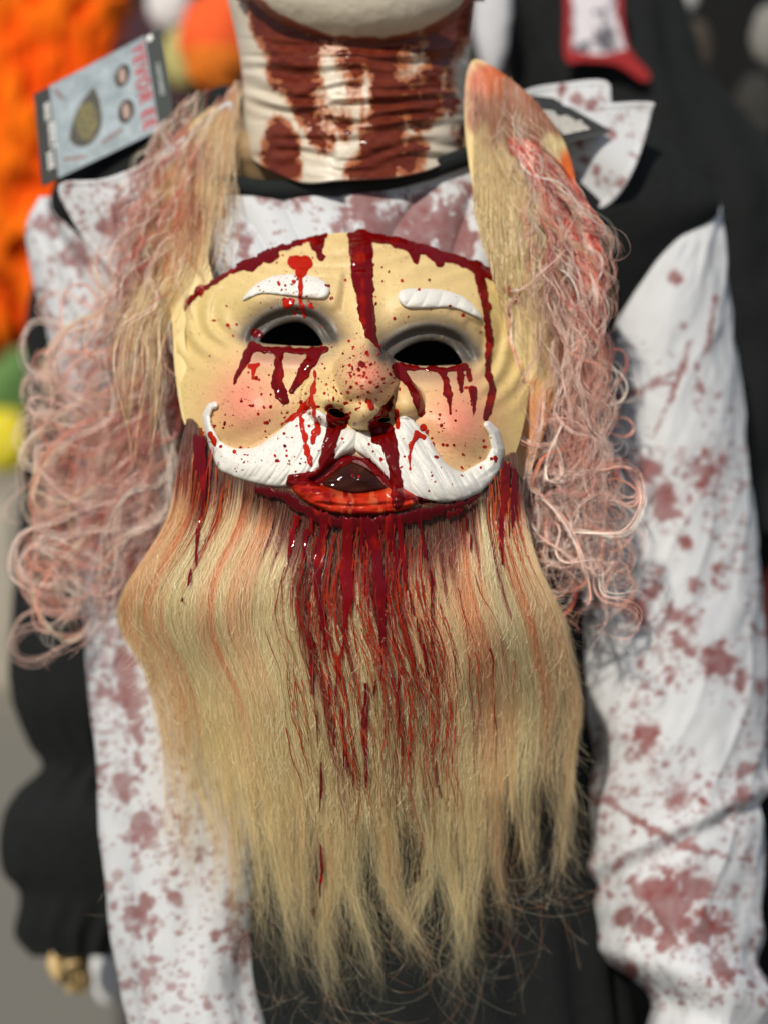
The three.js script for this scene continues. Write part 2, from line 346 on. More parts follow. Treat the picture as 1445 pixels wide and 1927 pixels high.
// the whole surface on a grid, to lay drops and drips upon
const GX0 = 320, GY0 = 420, GS = 2, GW = 350, GH = 300, ZS = new Float32Array(GW * GH), ZF = new Float32Array(GW * GH);
for (let j = 0; j < GH; j++) for (let i = 0; i < GW; i++) {
  const x = GX0 + i * GS, y = GY0 + j * GS, f = zFace(x, y);
  ZF[j * GW + i] = f; ZS[j * GW + i] = f + Math.max(hMou(x, y), hLip(x, y), hTongue(x, y), hBrow(x, y));
}
const grid = (A) => (x, y) => { const u = clamp((x - GX0) / GS, 0, GW - 1.001), v = clamp((y - GY0) / GS, 0, GH - 1.001), i = Math.floor(u), j = Math.floor(v), k = j * GW + i; return lerp(lerp(A[k], A[k + 1], u - i), lerp(A[k + GW], A[k + GW + 1], u - i), v - j); };
const zSkin = grid(ZF), zSurf = grid(ZS);

const c0 = P(660, 940, -0.03);
const mask = thing('bearded_mask', 'yellow bearded old man mask with white moustache and red drips, hung on the costume', 'mask', c0);
{ // skin
  const tan = [0.65, 0.49, 0.21], pale = [0.67, 0.50, 0.25], pink = [0.68, 0.24, 0.16], grey = [0.085, 0.078, 0.068], rose = [0.55, 0.26, 0.20], brown = [0.36, 0.23, 0.11];
  const color = (x, y) => {
    const grain = noise(x / 2.2, y / 2.2, 51) - 0.5, soft = fbm(x / 60, y / 60, 52);
    let c = mix3(tan, pale, soft);
    c = mix3(c, [0.58, 0.46, 0.17], 0.6 * sstep(520, 400, x) + 0.6 * sstep(880, 940, x));
    const g1 = 0.5 * grain;
    c = mix3(c, pink, clamp(1.0 * gauss(Math.hypot(x - 462, y - 752), 70) + 0.3 * g1 * gauss(Math.hypot(x - 462, y - 752), 90)));
    c = mix3(c, pink, clamp(1.0 * gauss(Math.hypot(x - 862, y - 788), 70)));
    c = mix3(c, pink, clamp(1.0 * gauss(Math.hypot(x - 697, y - 705), 46)));
    c = mix3(c, rose, 0.75 * gauss(seg(x, y, 480, 675, 590, 680)[0], 18) + 0.5 * gauss(seg(x, y, 770, 705, 890, 712)[0], 18));
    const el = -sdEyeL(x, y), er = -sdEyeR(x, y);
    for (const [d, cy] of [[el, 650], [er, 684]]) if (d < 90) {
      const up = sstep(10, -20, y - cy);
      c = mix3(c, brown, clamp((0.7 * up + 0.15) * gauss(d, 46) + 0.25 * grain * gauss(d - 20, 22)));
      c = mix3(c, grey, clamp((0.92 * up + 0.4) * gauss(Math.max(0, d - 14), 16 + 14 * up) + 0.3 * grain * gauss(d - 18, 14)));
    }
    c = mix3(c, brown, 0.4 * gauss(seg(x, y, 850, 582, 905, 612)[0], 12) + 0.25 * gauss(seg(x, y, 648, 520, 640, 590)[0], 9));
    const foldy = sstep(560, 470, y) * clamp(-Math.sin((y + 18 * noise(x / 90, y / 60, 3) + 0.0009 * (x - 665) ** 2) / 4.6)) * noise(x / 60, y / 40, 4);
    c = mix3(c, brown, 0.35 * foldy);
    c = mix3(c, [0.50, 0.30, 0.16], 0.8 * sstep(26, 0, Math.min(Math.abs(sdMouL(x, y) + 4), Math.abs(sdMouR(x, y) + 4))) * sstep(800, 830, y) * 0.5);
    c = mix3(c, [0.30, 0.20, 0.08], 0.55 * sstep(0.83, 0.9, noise(x / 3.1, y / 3.1, 54)) * sstep(0.35, 0.65, fbm(x / 50, y / 50, 55)));
    c = mix3(c, [0.11, 0.0015, 0.002], sstep(-20, -12, tongue(x, y) + 3 * grain));
    const k = 1 + 0.10 * grain + 0.10 * (fbm(x / 14, y / 9, 53) - 0.5); return [c[0] * k, c[1] * k, c[2] * k];
  };
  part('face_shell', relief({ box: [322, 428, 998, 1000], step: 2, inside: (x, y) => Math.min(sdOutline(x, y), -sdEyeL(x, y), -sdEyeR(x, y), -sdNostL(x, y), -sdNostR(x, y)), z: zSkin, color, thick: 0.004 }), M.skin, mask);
  const white = (x, y) => { const g = 0.03 * (noise(x / 2.5, y / 2.5, 61) - 0.5); const q = 0.05 * (fbm(x / 18, y / 18, 68) - 0.5); return [0.68 + g + q, 0.68 + g + q, 0.645 + g + q]; };
  const h = (f) => (x, y) => zSkin(x, y) + f(x, y);
  part('added_dark_backing', relief({ box: [400, 560, 960, 880], step: 8, inside: (x, y) => 1 - ell(x, y, 680, 710, 250, 130), z: (x, y) => zSkin(x, y) * 0.4 - 0.034, color: () => [0.004, 0.004, 0.004], thick: 0.003 }), M.black, mask);  // near-black sheet added behind eye and nostril holes, standing in for the shade inside
  part('eyebrow', relief({ box: [450, 508, 630, 572], step: 1.5, inside: (x, y) => browL(x, y) + 1.5 * (noise(x / 5, y / 5, 62) - 0.5), z: h(hBrow), color: white, thick: 0.001 }), M.paint, mask);
  part('eyebrow', relief({ box: [740, 535, 915, 608], step: 1.5, inside: (x, y) => browR(x, y) + 1.5 * (noise(x / 5, y / 5, 63) - 0.5), z: h(hBrow), color: white, thick: 0.001 }), M.paint, mask);
  part('moustache', relief({ box: [372, 750, 955, 960], step: 1.5, inside: (x, y) => Math.max(sdMouL(x, y), sdMouR(x, y)) + 1.2 * (noise(x / 6, y / 6, 64) - 0.5), z: h(hMou), color: white, thick: 0.002 }), M.paint, mask);
  part('lower_lip', relief({ box: [530, 890, 800, 980], step: 1.5, inside: lip, z: h(hLip), color: (x, y) => mix3(mix3([0.20, 0.002, 0.002], [0.46, 0.024, 0.006], sstep(0.3, 0.6, fbm(x / 22, y / 7, 65))), [0.58, 0.12, 0.04], 0.6 * sstep(0.58, 0.76, noise(x / 7, y / 22, 67)) * sstep(600, 660, x)), thick: 0.003 }), M.blood, mask);
  part('tongue', relief({ box: [595, 855, 742, 936], step: 1.5, inside: tongue, z: h(hTongue), color: (x, y) => mix3([0.016, 0.003, 0.002], [0.045, 0.010, 0.005], noise(x / 25, y / 14, 66)), thick: 0.002 }), M.blood, mask);
}
// ------------------------------------------------------------------ stage blood on the mask
const BLOOD = [0.115, 0.0006, 0.0014], BRIGHT = [0.40, 0.011, 0.002];
function drip(strokes, tone = BLOOD, T = 0.0016, rough = 1.6, seed = 1, parent = mask, surf = zSurf, W = 13, m = M.blood, name = 'blood_drip') {
  const all = strokes.flat(), sds = strokes.map(strokeSd), b = bounds(all, 6);
  const sd = (x, y) => { let d = sds[0](x, y); for (let k = 1; k < sds.length; k++) d = smax(d, sds[k](x, y), 4); if (parent !== mask) return Math.min(d, -3 - Math.max(lip(x, y), sdMouL(x, y), sdMouR(x, y))) + 9 * (noise(x / 2.4, y / 90, seed) - 0.52) + 6 * (noise(x / 6, y / 50, seed + 1) - 0.5);
    return d + rough * (noise(x / 7, y / 7, seed) - 0.5) * 2 + rough * 1.3 * (noise(x / 17, y / 17, seed + 1) - 0.5) * 2 + rough * 0.6 * (noise(x / 2.6, y / 2.6, seed + 3) - 0.5); };
  const cutSd = (x, y) => parent === mask ? Math.min(sd(x, y), -sdNostL(x, y), -sdNostR(x, y), -sdEyeL(x, y), -sdEyeR(x, y)) : sd(x, y);
  const g = relief({ box: b, step: 1.5, inside: cutSd, z: (x, y) => { const d = sd(x, y); return surf(x, y) + 0.0002 + 0.7 * T * dome(d, W) * (0.8 + 0.4 * noise(x / 12, y / 12, seed + 5)); }, color: (x, y) => mix3(tone, tone === BRIGHT ? BLOOD : BRIGHT, 0.45 * sstep(0.55, 0.85, fbm(x / 22, y / 30, seed + 9))), thick: 0.0003 });
  if (g) part(name, g, m, parent);
}
const rimZ = zSurf;
drip([[[333, 604, 5], [345, 575, 7], [378, 547, 6], [430, 514, 6], [500, 479, 6], [560, 456, 6], [612, 444, 4]], [[597, 455, 15], [601, 472, 9], [604, 480, 10]], [[378, 548, 7], [379, 560, 4]], [[520, 478, 9], [470, 500, 9]], [[340, 585, 8], [341, 612, 3]]], BLOOD, 0.0014, 2.4, 11);
drip([[[660, 444, 7], [720, 450, 10], [800, 470, 9], [880, 495, 9], [940, 527, 10], [968, 550, 8]], [[680, 455, 24], [680, 490, 22], [686, 560, 17], [692, 600, 15], [698, 628, 12], [708, 645, 6], [719, 664, 1.5]], [[779, 470, 10], [782, 489, 7]], [[815, 480, 9], [825, 494, 8]], [[898, 502, 11], [906, 535, 10], [915, 585, 8], [921, 640, 7], [917, 700, 7], [925, 730, 7], [919, 768, 6], [913, 786, 5]], [[945, 540, 12], [956, 565, 8], [953, 580, 4]]], BLOOD, 0.0018, 1.8, 12);
drip([[[556, 492, 14], [574, 496, 13], [567, 512, 11]], [[567, 518, 5], [566, 560, 3.4], [573, 596, 3]]], BRIGHT, 0.0013, 2.2, 13);
drip([[[541, 570, 9], [552, 565, 6]]], BRIGHT, 0.0018, 2, 14);
drip([[[584, 576, 5], [590, 579, 3]]], BRIGHT, 0.001, 1.5, 15);
drip([[[482, 627, 8], [490, 630, 5]]], BLOOD, 0.0012, 1.5, 16);
drip([[[477, 652, 9], [500, 658, 7], [540, 658, 6], [580, 662, 8], [612, 657, 8]], [[472, 660, 9], [457, 690, 7], [445, 714, 3], [441, 722, 1]], [[526, 664, 8], [525, 690, 8], [522, 720, 11], [530, 744, 11], [537, 753, 9]], [[592, 668, 12], [572, 700, 12], [558, 722, 8], [549, 738, 2]]], BLOOD, 0.0022, 2, 17);
drip([[[472, 688, 5], [486, 686, 5]], [[479, 692, 4], [476, 712, 1]]], BRIGHT, 0.0009, 1.6, 18);
drip([[[746, 690, 9], [790, 694, 4], [840, 695, 4], [872, 692, 8]], [[752, 700, 12], [772, 724, 9], [783, 740, 10], [789, 765, 9], [792, 775, 8]], [[832, 700, 9], [838, 718, 7], [842, 738, 9], [845, 750, 5], [847, 778, 1]], [[866, 700, 8], [866, 716, 6], [867, 740, 1.5]], [[880, 698, 7], [884, 714, 3]], [[888, 734, 9], [892, 748, 7], [890, 785, 1.5]]], BLOOD, 0.0022, 1.8, 19);
drip([[[590, 690, 1.5], [594, 712, 2.5], [586, 748, 6], [570, 772, 7], [548, 790, 3], [530, 798, 1]], [[588, 745, 3], [592, 780, 3], [600, 815, 4]], [[596, 812, 9], [588, 832, 5]]], BRIGHT, 0.0012, 2.2, 20);
drip([[[566, 782, 3], [571, 815, 5], [578, 845, 5], [587, 876, 3]]], BRIGHT, 0.001, 2.4, 21);
drip([[[622, 772, 9], [630, 790, 17], [640, 793, 17], [652, 785, 8]], [[632, 800, 17], [622, 830, 13], [615, 858, 14], [612, 885, 12], [585, 898, 12], [548, 908, 8]], [[585, 895, 9], [550, 903, 9]], [[596, 902, 13], [632, 874, 9], [662, 862, 5]]], BLOOD, 0.0022, 2.2, 22);
drip([[[738, 748, 5], [727, 770, 7], [705, 800, 14], [712, 820, 15]], [[728, 812, 15], [735, 850, 14], [742, 880, 12], [746, 910, 13], [748, 945, 12]]], BLOOD, 0.0022, 2, 23);
drip([[[655, 858, 4], [690, 868, 6], [722, 900, 7], [748, 926, 7]]], BLOOD, 0.0014, 2, 34);
drip([[[784, 814, 4], [797, 823, 5]], [[784, 822, 4], [773, 838, 6], [770, 858, 4], [772, 884, 1]]], BRIGHT, 0.001, 1.8, 24);
drip([[[780, 940, 5], [800, 945, 9], [835, 952, 6], [872, 946, 4]]], BLOOD, 0.0014, 2, 25);
drip([[[746, 775, 6], [746, 788, 6], [748, 805, 3]]], BRIGHT, 0.001, 1.5, 26);
drip([[[396, 818, 6], [404, 832, 6]]], BRIGHT, 0.001, 2, 27);
drip([[[931, 862, 5], [932, 868, 4]]], BRIGHT, 0.001, 1.5, 28);
drip([[[795, 805, 6]]], BRIGHT, 0.001, 1.5, 29);
drip([[[679, 684, 5], [684, 686, 5]]], BLOOD, 0.0016, 1, 30);
drip([[[695, 757, 5], [699, 766, 6]]], BRIGHT, 0.001, 1, 31);
{ // fine spatter: low rounded drops, too many to count
  const R = rng(5), pos = [], nor = [], col = [], idx = [];
  const spots = [[690, 700, 55, 260], [640, 720, 70, 150], [470, 760, 70, 120], [580, 740, 60, 70], [850, 780, 60, 70], [560, 850, 90, 110], [800, 860, 80, 90], [620, 560, 120, 130], [800, 560, 120, 70], [560, 480, 90, 40], [430, 620, 80, 40], [700, 850, 50, 30], [430, 860, 40, 40], [920, 860, 40, 25], [540, 545, 45, 60]];
  for (const [cx, cy, s, n] of spots) for (let k = 0; k < n * 1.7; k++) {
    const x = cx + (R() + R() + R() - 1.5) * s * 1.2, y = cy + (R() + R() + R() - 1.5) * s * 1.2;
    if (sdOutline(x, y) < 8 || sdEyeL(x, y) > -3 || sdEyeR(x, y) > -3) continue;
    const r = 0.45 + 3.4 * Math.pow(R(), 8), st = 1 + R() * R() * 0.9, a = Math.atan2(y - 760, x - 690) + (R() - 0.5) + (R() < 0.4 ? 1.57 : 0), b = pos.length / 3, n2 = 8;
    const c = mix3(BLOOD, BRIGHT, R());
    const z0 = zSurf(x, y); pos.push(...P(x, y, z0 + 0.0002 + r * 0.00009)); col.push(...c);
    for (let q = 0; q < n2; q++) { const g = q / n2 * 6.283, u = Math.cos(g) * r * st, v = -Math.sin(g) * r / st * 1.2, X = x + u * Math.cos(a) - v * Math.sin(a), Y = y + u * Math.sin(a) + v * Math.cos(a); pos.push(...P(X, Y, zSurf(X, Y) + 0.00012)); col.push(...c); idx.push(b, b + 1 + q, b + 1 + (q + 1) % n2); }
  }
  const g = new THREE.BufferGeometry(); g.setAttribute('position', new THREE.Float32BufferAttribute(pos, 3)); g.setAttribute('color', new THREE.Float32BufferAttribute(col, 3)); g.setIndex(idx); g.computeVertexNormals();
  part('blood_specks', g, M.blood, mask, { kind: 'stuff' });
}
// ------------------------------------------------------------------ the beard
const bL = curve([[790, 352], [860, 340], [930, 332], [985, 318], [1040, 288], [1090, 258], [1140, 240], [1185, 242], [1240, 268], [1330, 294], [1430, 302], [1530, 315], [1640, 345], [1720, 400], [1800, 455], [1927, 500]]);
const bR = curve([[790, 960], [860, 972], [930, 978], [1000, 988], [1060, 1006], [1120, 1035], [1180, 1062], [1260, 1074], [1400, 1078], [1520, 1072], [1600, 1060], [1700, 1010], [1800, 960], [1927, 900]]);
const attachY = curve([[335, 806], [360, 792], [382, 818], [400, 852], [420, 886], [470, 904], [540, 922], [572, 944], [610, 961], [680, 971], [760, 962], [830, 945], [880, 928], [925, 893], [945, 868], [965, 856], [990, 868]]);
const tipY = curve([[290, 1640], [340, 1700], [420, 1730], [500, 1850], [560, 1900], [620, 1885], [690, 1905], [740, 1860], [820, 1880], [900, 1890], [960, 1790], [1020, 1700], [1060, 1640], [1090, 1560]]);
const zAttach = (() => { const a = []; for (let x = 320; x <= 1020; x += 4) a.push(zSkin(clamp(x, 346, 980), attachY(x) - 4)); return (x) => { const u = clamp((x - 320) / 4, 0, a.length - 1.01), i = Math.floor(u); return lerp(a[i], a[i + 1], u - i); }; })();
function zBeard(x, y) {
  const u = (x - 665) / 380;
  let z = 0.014 + 0.012 * sstep(960, 1080, y) - 0.085 * sstep(1080, 1900, y) - 0.05 * Math.abs(u) ** 2.2;
  const left = sstep(540, 360, x);
  z += left * (0.016 * gauss(y - 1130, 75) - 0.014 * sstep(1170, 1330, y)) ;
  const right = sstep(800, 950, x); z += right * (0.008 * gauss(y - 1130, 120) - 0.006 * sstep(1220, 1420, y));
  const fl = (x - (bL(y) + bR(y)) / 2) / (bR(y) - bL(y));
  z += (0.006 * (fbm(fl * 9 + 20, y / 330, 71) - 0.5) * 2 + 0.011 * (fbm(fl * 5 + 40, y / 150, 68) - 0.5)) * sstep(960, 1100, y);
  const run = y - attachY(x); if (run < 110) z = lerp(zAttach(x) + 0.0025, z, sstep(-4, 110, run));
  return z;
}
const beardX = (w, y) => lerp(bL(y), bR(y), w) + sstep(960, 1200, y) * (46 * (noise(w * 5 + 3, y / 190, 72) - 0.5) + 16 * (noise(w * 17, y / 95, 73) - 0.5));
const BLOND = [0.94, 0.83, 0.53], OLIVE = [0.88, 0.79, 0.48], CREAM = [0.95, 0.89, 0.68], MAROON = [0.17, 0.0015, 0.007], RED = [0.42, 0.014, 0.005], RUST = [0.90, 0.36, 0.15];
const streak = (w) => Math.pow(noise(w * 70, 2, 74), 4.5) * 1.15 + Math.pow(noise(w * 260, 5, 75), 6) * 0.8;
function beardColor(w, x, y, own) {
  let c = mix3(BLOND, OLIVE, sstep(0.35, 0.8, fbm(w * 11, y / 260, 76)) * 0.8); c = mix3(c, CREAM, 0.55 * own * sstep(1500, 1050, y));
  const y0 = attachY(x), run = y - y0;
  // rust-coloured locks
  const rust = sstep(0.58, 0.8, 0.6 * noise(w * 34, y / 420, 77) + 0.4 * noise(w * 150, y / 300, 70) + 0.25 * (own - 0.5)) * (0.25 + 0.75 * sstep(1500, 1100, y)) + 0.8 * gauss(run - 40, 90) * sstep(0.35, 0.7, noise(w * 60, y / 200, 78));
  c = mix3(c, RUST, clamp(0.7 * rust + 0.5 * own * sstep(0.42, 0.7, fbm(w * 22, y / 300, 88)) * sstep(1500, 1050, y) + 0.35 * own * (sstep(0.12, 0, w) + sstep(0.88, 1, w))));
  const mid = gauss(x - 690, 150), left = gauss(x - 372, 34), right = gauss(x - 955, 34);
  const L = mid * (40 + 430 * streak(w)) + left * (130 + 170 * streak(w)) + right * (40 + 330 * streak(w)) + 26 + 60 * streak(w + 3) + 60 * sstep(470, 540, x) * sstep(915, 860, x);
  const b = sstep(L + 12, L - 12 - 0.15 * L, run + 14 * (own - 0.5));
  const deep = sstep(0.9, 0.3, run / (L + 1));
  c = mix3(c, RUST, 0.55 * own * sstep(1440, 1680, y) * sstep(0.42, 0.7, noise(w * 26, 4, 89)));
  return mix3(c, mix3(mix3(RED, MAROON, clamp(deep + 0.15)), [0.06, 0.001, 0.004], sstep(70, 20, run) * 0.8), b * (0.75 + 0.25 * own));
}
const beard = new THREE.Group(); beard.name = 'beard'; mask.add(beard);
{ // the backing of matted hair, then the hair itself in locks
  const endY = curve([[240, 1260], [300, 1400], [400, 1560], [480, 1640], [560, 1680], [620, 1600], [690, 1500], [720, 1560], [768, 1470], [815, 1660], [870, 1720], [920, 1700], [960, 1600], [1010, 1440], [1070, 1340]]);
  const inside = (x, y) => Math.min(x - bL(y) - 16 - 10 * noise(y / 5, 3, 84), bR(y) - 16 - 10 * noise(y / 5, 4, 84) - x, y - attachY(x) + 6, endY(x) - 170 * noise(x / 3.6, 3, 79) - 140 * noise(x / 13, 5, 83) - y);
  const wOf = (x, y) => (x - bL(y)) / (bR(y) - bL(y));
  part('hair_backing', relief({ box: [230, 780, 1090, 1760], step: 3, inside, z: (x, y) => zBeard(x, y) - 0.0035 - 0.0016 * noise(wOf(x, y) * 190, y / 70, 80), color: (x, y) => { const w = wOf(x, y); return beardColor(w, x, y, noise(w * 300, 1, 81)); }, thick: 0.003 }), M.wool, beard);
  const R = rng(42), LOCKS = 56, locks = Array.from({ length: LOCKS }, () => new Hair());
  const tint = (c, v) => [c[0] * v, c[1] * v, c[2] * v];
  const N = 33000, TUFTS = [[312, 318, 1600], [345, 360, 1680], [385, 400, 1740], [430, 455, 1790], [474, 510, 1830], [520, 548, 1900], [556, 590, 1880], [618, 622, 1930], [660, 690, 1905], [704, 805, 1850], [806, 770, 1790], [838, 872, 1905], [892, 905, 1860], [930, 960, 1760], [985, 1010, 1700], [1050, 1066, 1610], [1068, 1035, 1690]];
  for (let k = 0; k < N; k++) {
    const w = clamp(R() * 1.02 - 0.01), deepest = R(), lock = Math.min(LOCKS - 1, Math.floor(clamp(w, 0, 0.9999) * LOCKS));
    let y0 = attachY(beardX(w, 900)); for (let q = 0; q < 3; q++) y0 = attachY(beardX(w, y0));
    const x15 = beardX(w, 1500) + (R() - 0.5) * 70; let tf = TUFTS[0]; for (const q of TUFTS) if (Math.abs(q[0] - x15) < Math.abs(tf[0] - x15)) tf = q;
    const fromRoot = R() < 0.4, ys = fromRoot ? y0 - 6 + R() * 20 : y0 + R() * 760;
    const yt = Math.min(tf[2] + 20 + 10 - 40 * R() - 560 * Math.pow(R(), 0.9), ys + (fromRoot ? 260 : 160) + R() * 620);
    if (yt - ys < 50) continue;
    const seg = Math.max(5, Math.round((yt - ys) / 38)), pts = [], own = R(), lift = 0.0034 - 0.0052 * deepest, ph = R() * 6.28, amp = 2 + 11 * R() * R(), fr = 9 + 18 * R(), grip = R() < 0.14 ? 0.3 : 0.68 + 0.3 * R();
    const stray = R() < 0.09 ? 3 : 1, dw = (R() - 0.5) * 0.03, bend = (R() - 0.5) * 50 * stray, ws = [];
    for (let q = 0; q <= seg; q++) {
      const t = q / seg, y = lerp(ys, yt, t), pull = grip * Math.pow(sstep(1300, tf[2], y), 0.75), ww = w + dw * t, line = lerp(tf[0], tf[1], (y - 1500) / (tf[2] - 1500)) + (x15 - tf[0]) * 0.2;
      const x = lerp(beardX(ww, y), line + (12 + 12 * Math.sin(tf[0])) * Math.sin(y / 62 + tf[0] * 1.7), pull) + amp * stray * t * (1 + 1.6 * sstep(1350, 1800, y)) * Math.sin(y / fr + ph) + bend * t * t * sstep(1350, 1850, y);
      const z = zBeard(x, y) + lift * sstep(0, 0.12, t) + 0.003 * stray * t * Math.sin(y / 60 + ph * 2) + 0.006 * pull * Math.sin(tf[0] * 2.7);
      pts.push(P(x, y, z)); ws.push([ww, x, y]);
    }
    const wd = 0.00009 + 0.00016 * R(), v = 0.8 + 0.3 * own;
    locks[lock].ribbon(pts, (t) => wd * (1 - 0.9 * Math.pow(t, 1.6)), (t, q) => tint(beardColor(...ws[q], own), v), (R() - 0.5) * 1.2);
  }
  const shorts = Array.from({ length: 12 }, () => new Hair());
  for (let k = 0; k < 9000; k++) {               // short broken hairs that stand off the locks
    const w = R(), y = 985 + 560 * R(), x0 = beardX(w, y), yEnd = tipY(x0) - 260 - 120 * R();
    if (y > yEnd || y < attachY(x0) + 12) continue;
    const len = 14 + 46 * R() * R(), a = (R() - 0.5) * (0.3 + 0.6 * R()), cur = (R() - 0.5) * 0.5, pts = []; let x = x0, yy = y, h = 1.57 + a; const dz = (R() - 0.3) * 0.00006, own = 0.5 + 0.5 * R();
    for (let q = 0; q < 5; q++) { pts.push(P(x, yy, zBeard(x, yy) + 0.0036 + 0.002 * R() + dz * len * q / 4)); x += Math.cos(h) * len / 4; yy += Math.sin(h) * len / 4; h += cur; }
    const c = mix3(beardColor(w, x0, y, own), CREAM, 0.25 * own);
    shorts[k % 12].ribbon(pts, 0.00006 + 0.00008 * R(), () => c, (R() - 0.5) * 3);
  }
  const strays = new Hair();
  for (let k = 0; k < 260; k++) {                 // wild single hairs round the ragged end
    const tf = TUFTS[Math.floor(R() * TUFTS.length)], y = lerp(1520, tf[2], Math.sqrt(R())), len = 50 + 150 * R(), pts = []; let x = lerp(tf[0], tf[1], (y - 1500) / (tf[2] - 1500)) + (R() - 0.5) * 40, yy = y, h = 1.57 + (R() - 0.5) * 2 - (tf[0] > 880 ? 0.5 : tf[0] < 480 ? -0.3 : 0); const cur = (R() - 0.5) * 0.42, zz = zBeard(x, y);
    for (let q = 0; q < 12; q++) { pts.push(P(x, yy, zz + 0.008 * Math.sin(q / 3 + k))); x += Math.cos(h) * len / 11; yy += Math.sin(h) * len / 11; h += cur; }
    strays.ribbon(pts, 0.00007 + 0.00006 * R(), () => tint(R() < 0.3 ? RUST : CREAM, 0.7), (R() - 0.5) * 3);
  }
  for (const h of locks) part('hair_lock', h.build(), M.hair, beard);
  for (let k = 0; k < 700; k++) {                 // fuzz along both edges
    const l = R() < 0.5, y = 1000 + 620 * R(), len = 30 + 90 * R() * R(), pts = []; let x = l ? bL(y) + 34 * R() - 4 : bR(y) - 34 * R() + 4, yy = y, h = 1.57 + (l ? 0.55 : -0.55) * R() + (R() - 0.5) * 0.7; const cur = (R() - 0.5) * 0.3, own = R();
    for (let q = 0; q < 8; q++) { pts.push(P(x, yy, zBeard(x, y) + 0.006 * (R() - 0.5) * q / 8)); x += Math.cos(h) * len / 7; yy += Math.sin(h) * len / 7; h += cur; }
    strays.ribbon(pts, 0.00008 + 0.00007 * R(), () => mix3(beardColor(l ? 0.02 : 0.98, x, y, own), CREAM, 0.3), (R() - 0.5) * 3);
  }
  part('broken_hair', mergeGeometries(shorts.map((h) => h.build())), M.shine, beard, { kind: 'stuff' });
  part('stray_hair', strays.build(), M.hair, beard, { kind: 'stuff' });
  const th = new Hair();                          // thin red threads that run down between the hairs
  for (let k = 0; k < 300; k++) {
    const g = R() + R() + R() - 1.5, x0 = 705 + 150 * g, ys = 985 + R() * 420, yt = Math.min(1660, ys + 110 + 560 * R() * R() * (1 - 0.4 * Math.abs(g))), n = Math.max(6, Math.round((yt - ys) / 14)), w = wOf(x0, 1000), ph = R() * 9, am = 2 + 5 * R(), pts = [], c = mix3([0.20, 0.004, 0.004], [0.40, 0.04, 0.012], R());
    for (let q = 0; q <= n; q++) { const y = lerp(ys, yt, q / n), x = beardX(w, y) + am * Math.sin(y / 37 + ph) + 1.5 * Math.sin(y / 11 + ph * 3) + 14 * (noise(y / 120, k, 85) - 0.5); pts.push(P(x, y, zBeard(x, y) + 0.0058)); }
    const r0 = (0.16 + 0.34 * R() * R()) / 1000; th.ribbon(pts, (t) => 2 * r0 * (0.6 + 0.8 * noise(t * n / 3, k, 86)) * (1 - 0.5 * t), () => c, (R() - 0.5));
  }
  for (let k = 0; k < 60; k++) {                  // and dyed threads in the side locks
    const left = R() < 0.55, x0 = left ? 350 + 75 * R() : 915 + 60 * R(), ys = attachY(x0) + 10 + 60 * R(), yt = ys + 100 + 260 * R(), n = 18, w = wOf(x0, 960), ph = R() * 9, pts = [], c = mix3([0.22, 0.008, 0.006], [0.6, 0.12, 0.03], R());
    for (let q = 0; q <= n; q++) { const y = lerp(ys, yt, q / n), x = beardX(w, y) + 2.5 * Math.sin(y / 30 + ph); pts.push(P(x, y, zBeard(x, y) + 0.0052)); }
    th.ribbon(pts, (t) => (0.3 + 0.5 * noise(k, 2, 87)) / 1000 * (1.1 - t), () => c, (R() - 0.5));
  }
  part('blood_threads', th.build(), M.driedBlood, beard, { kind: 'stuff' });
}
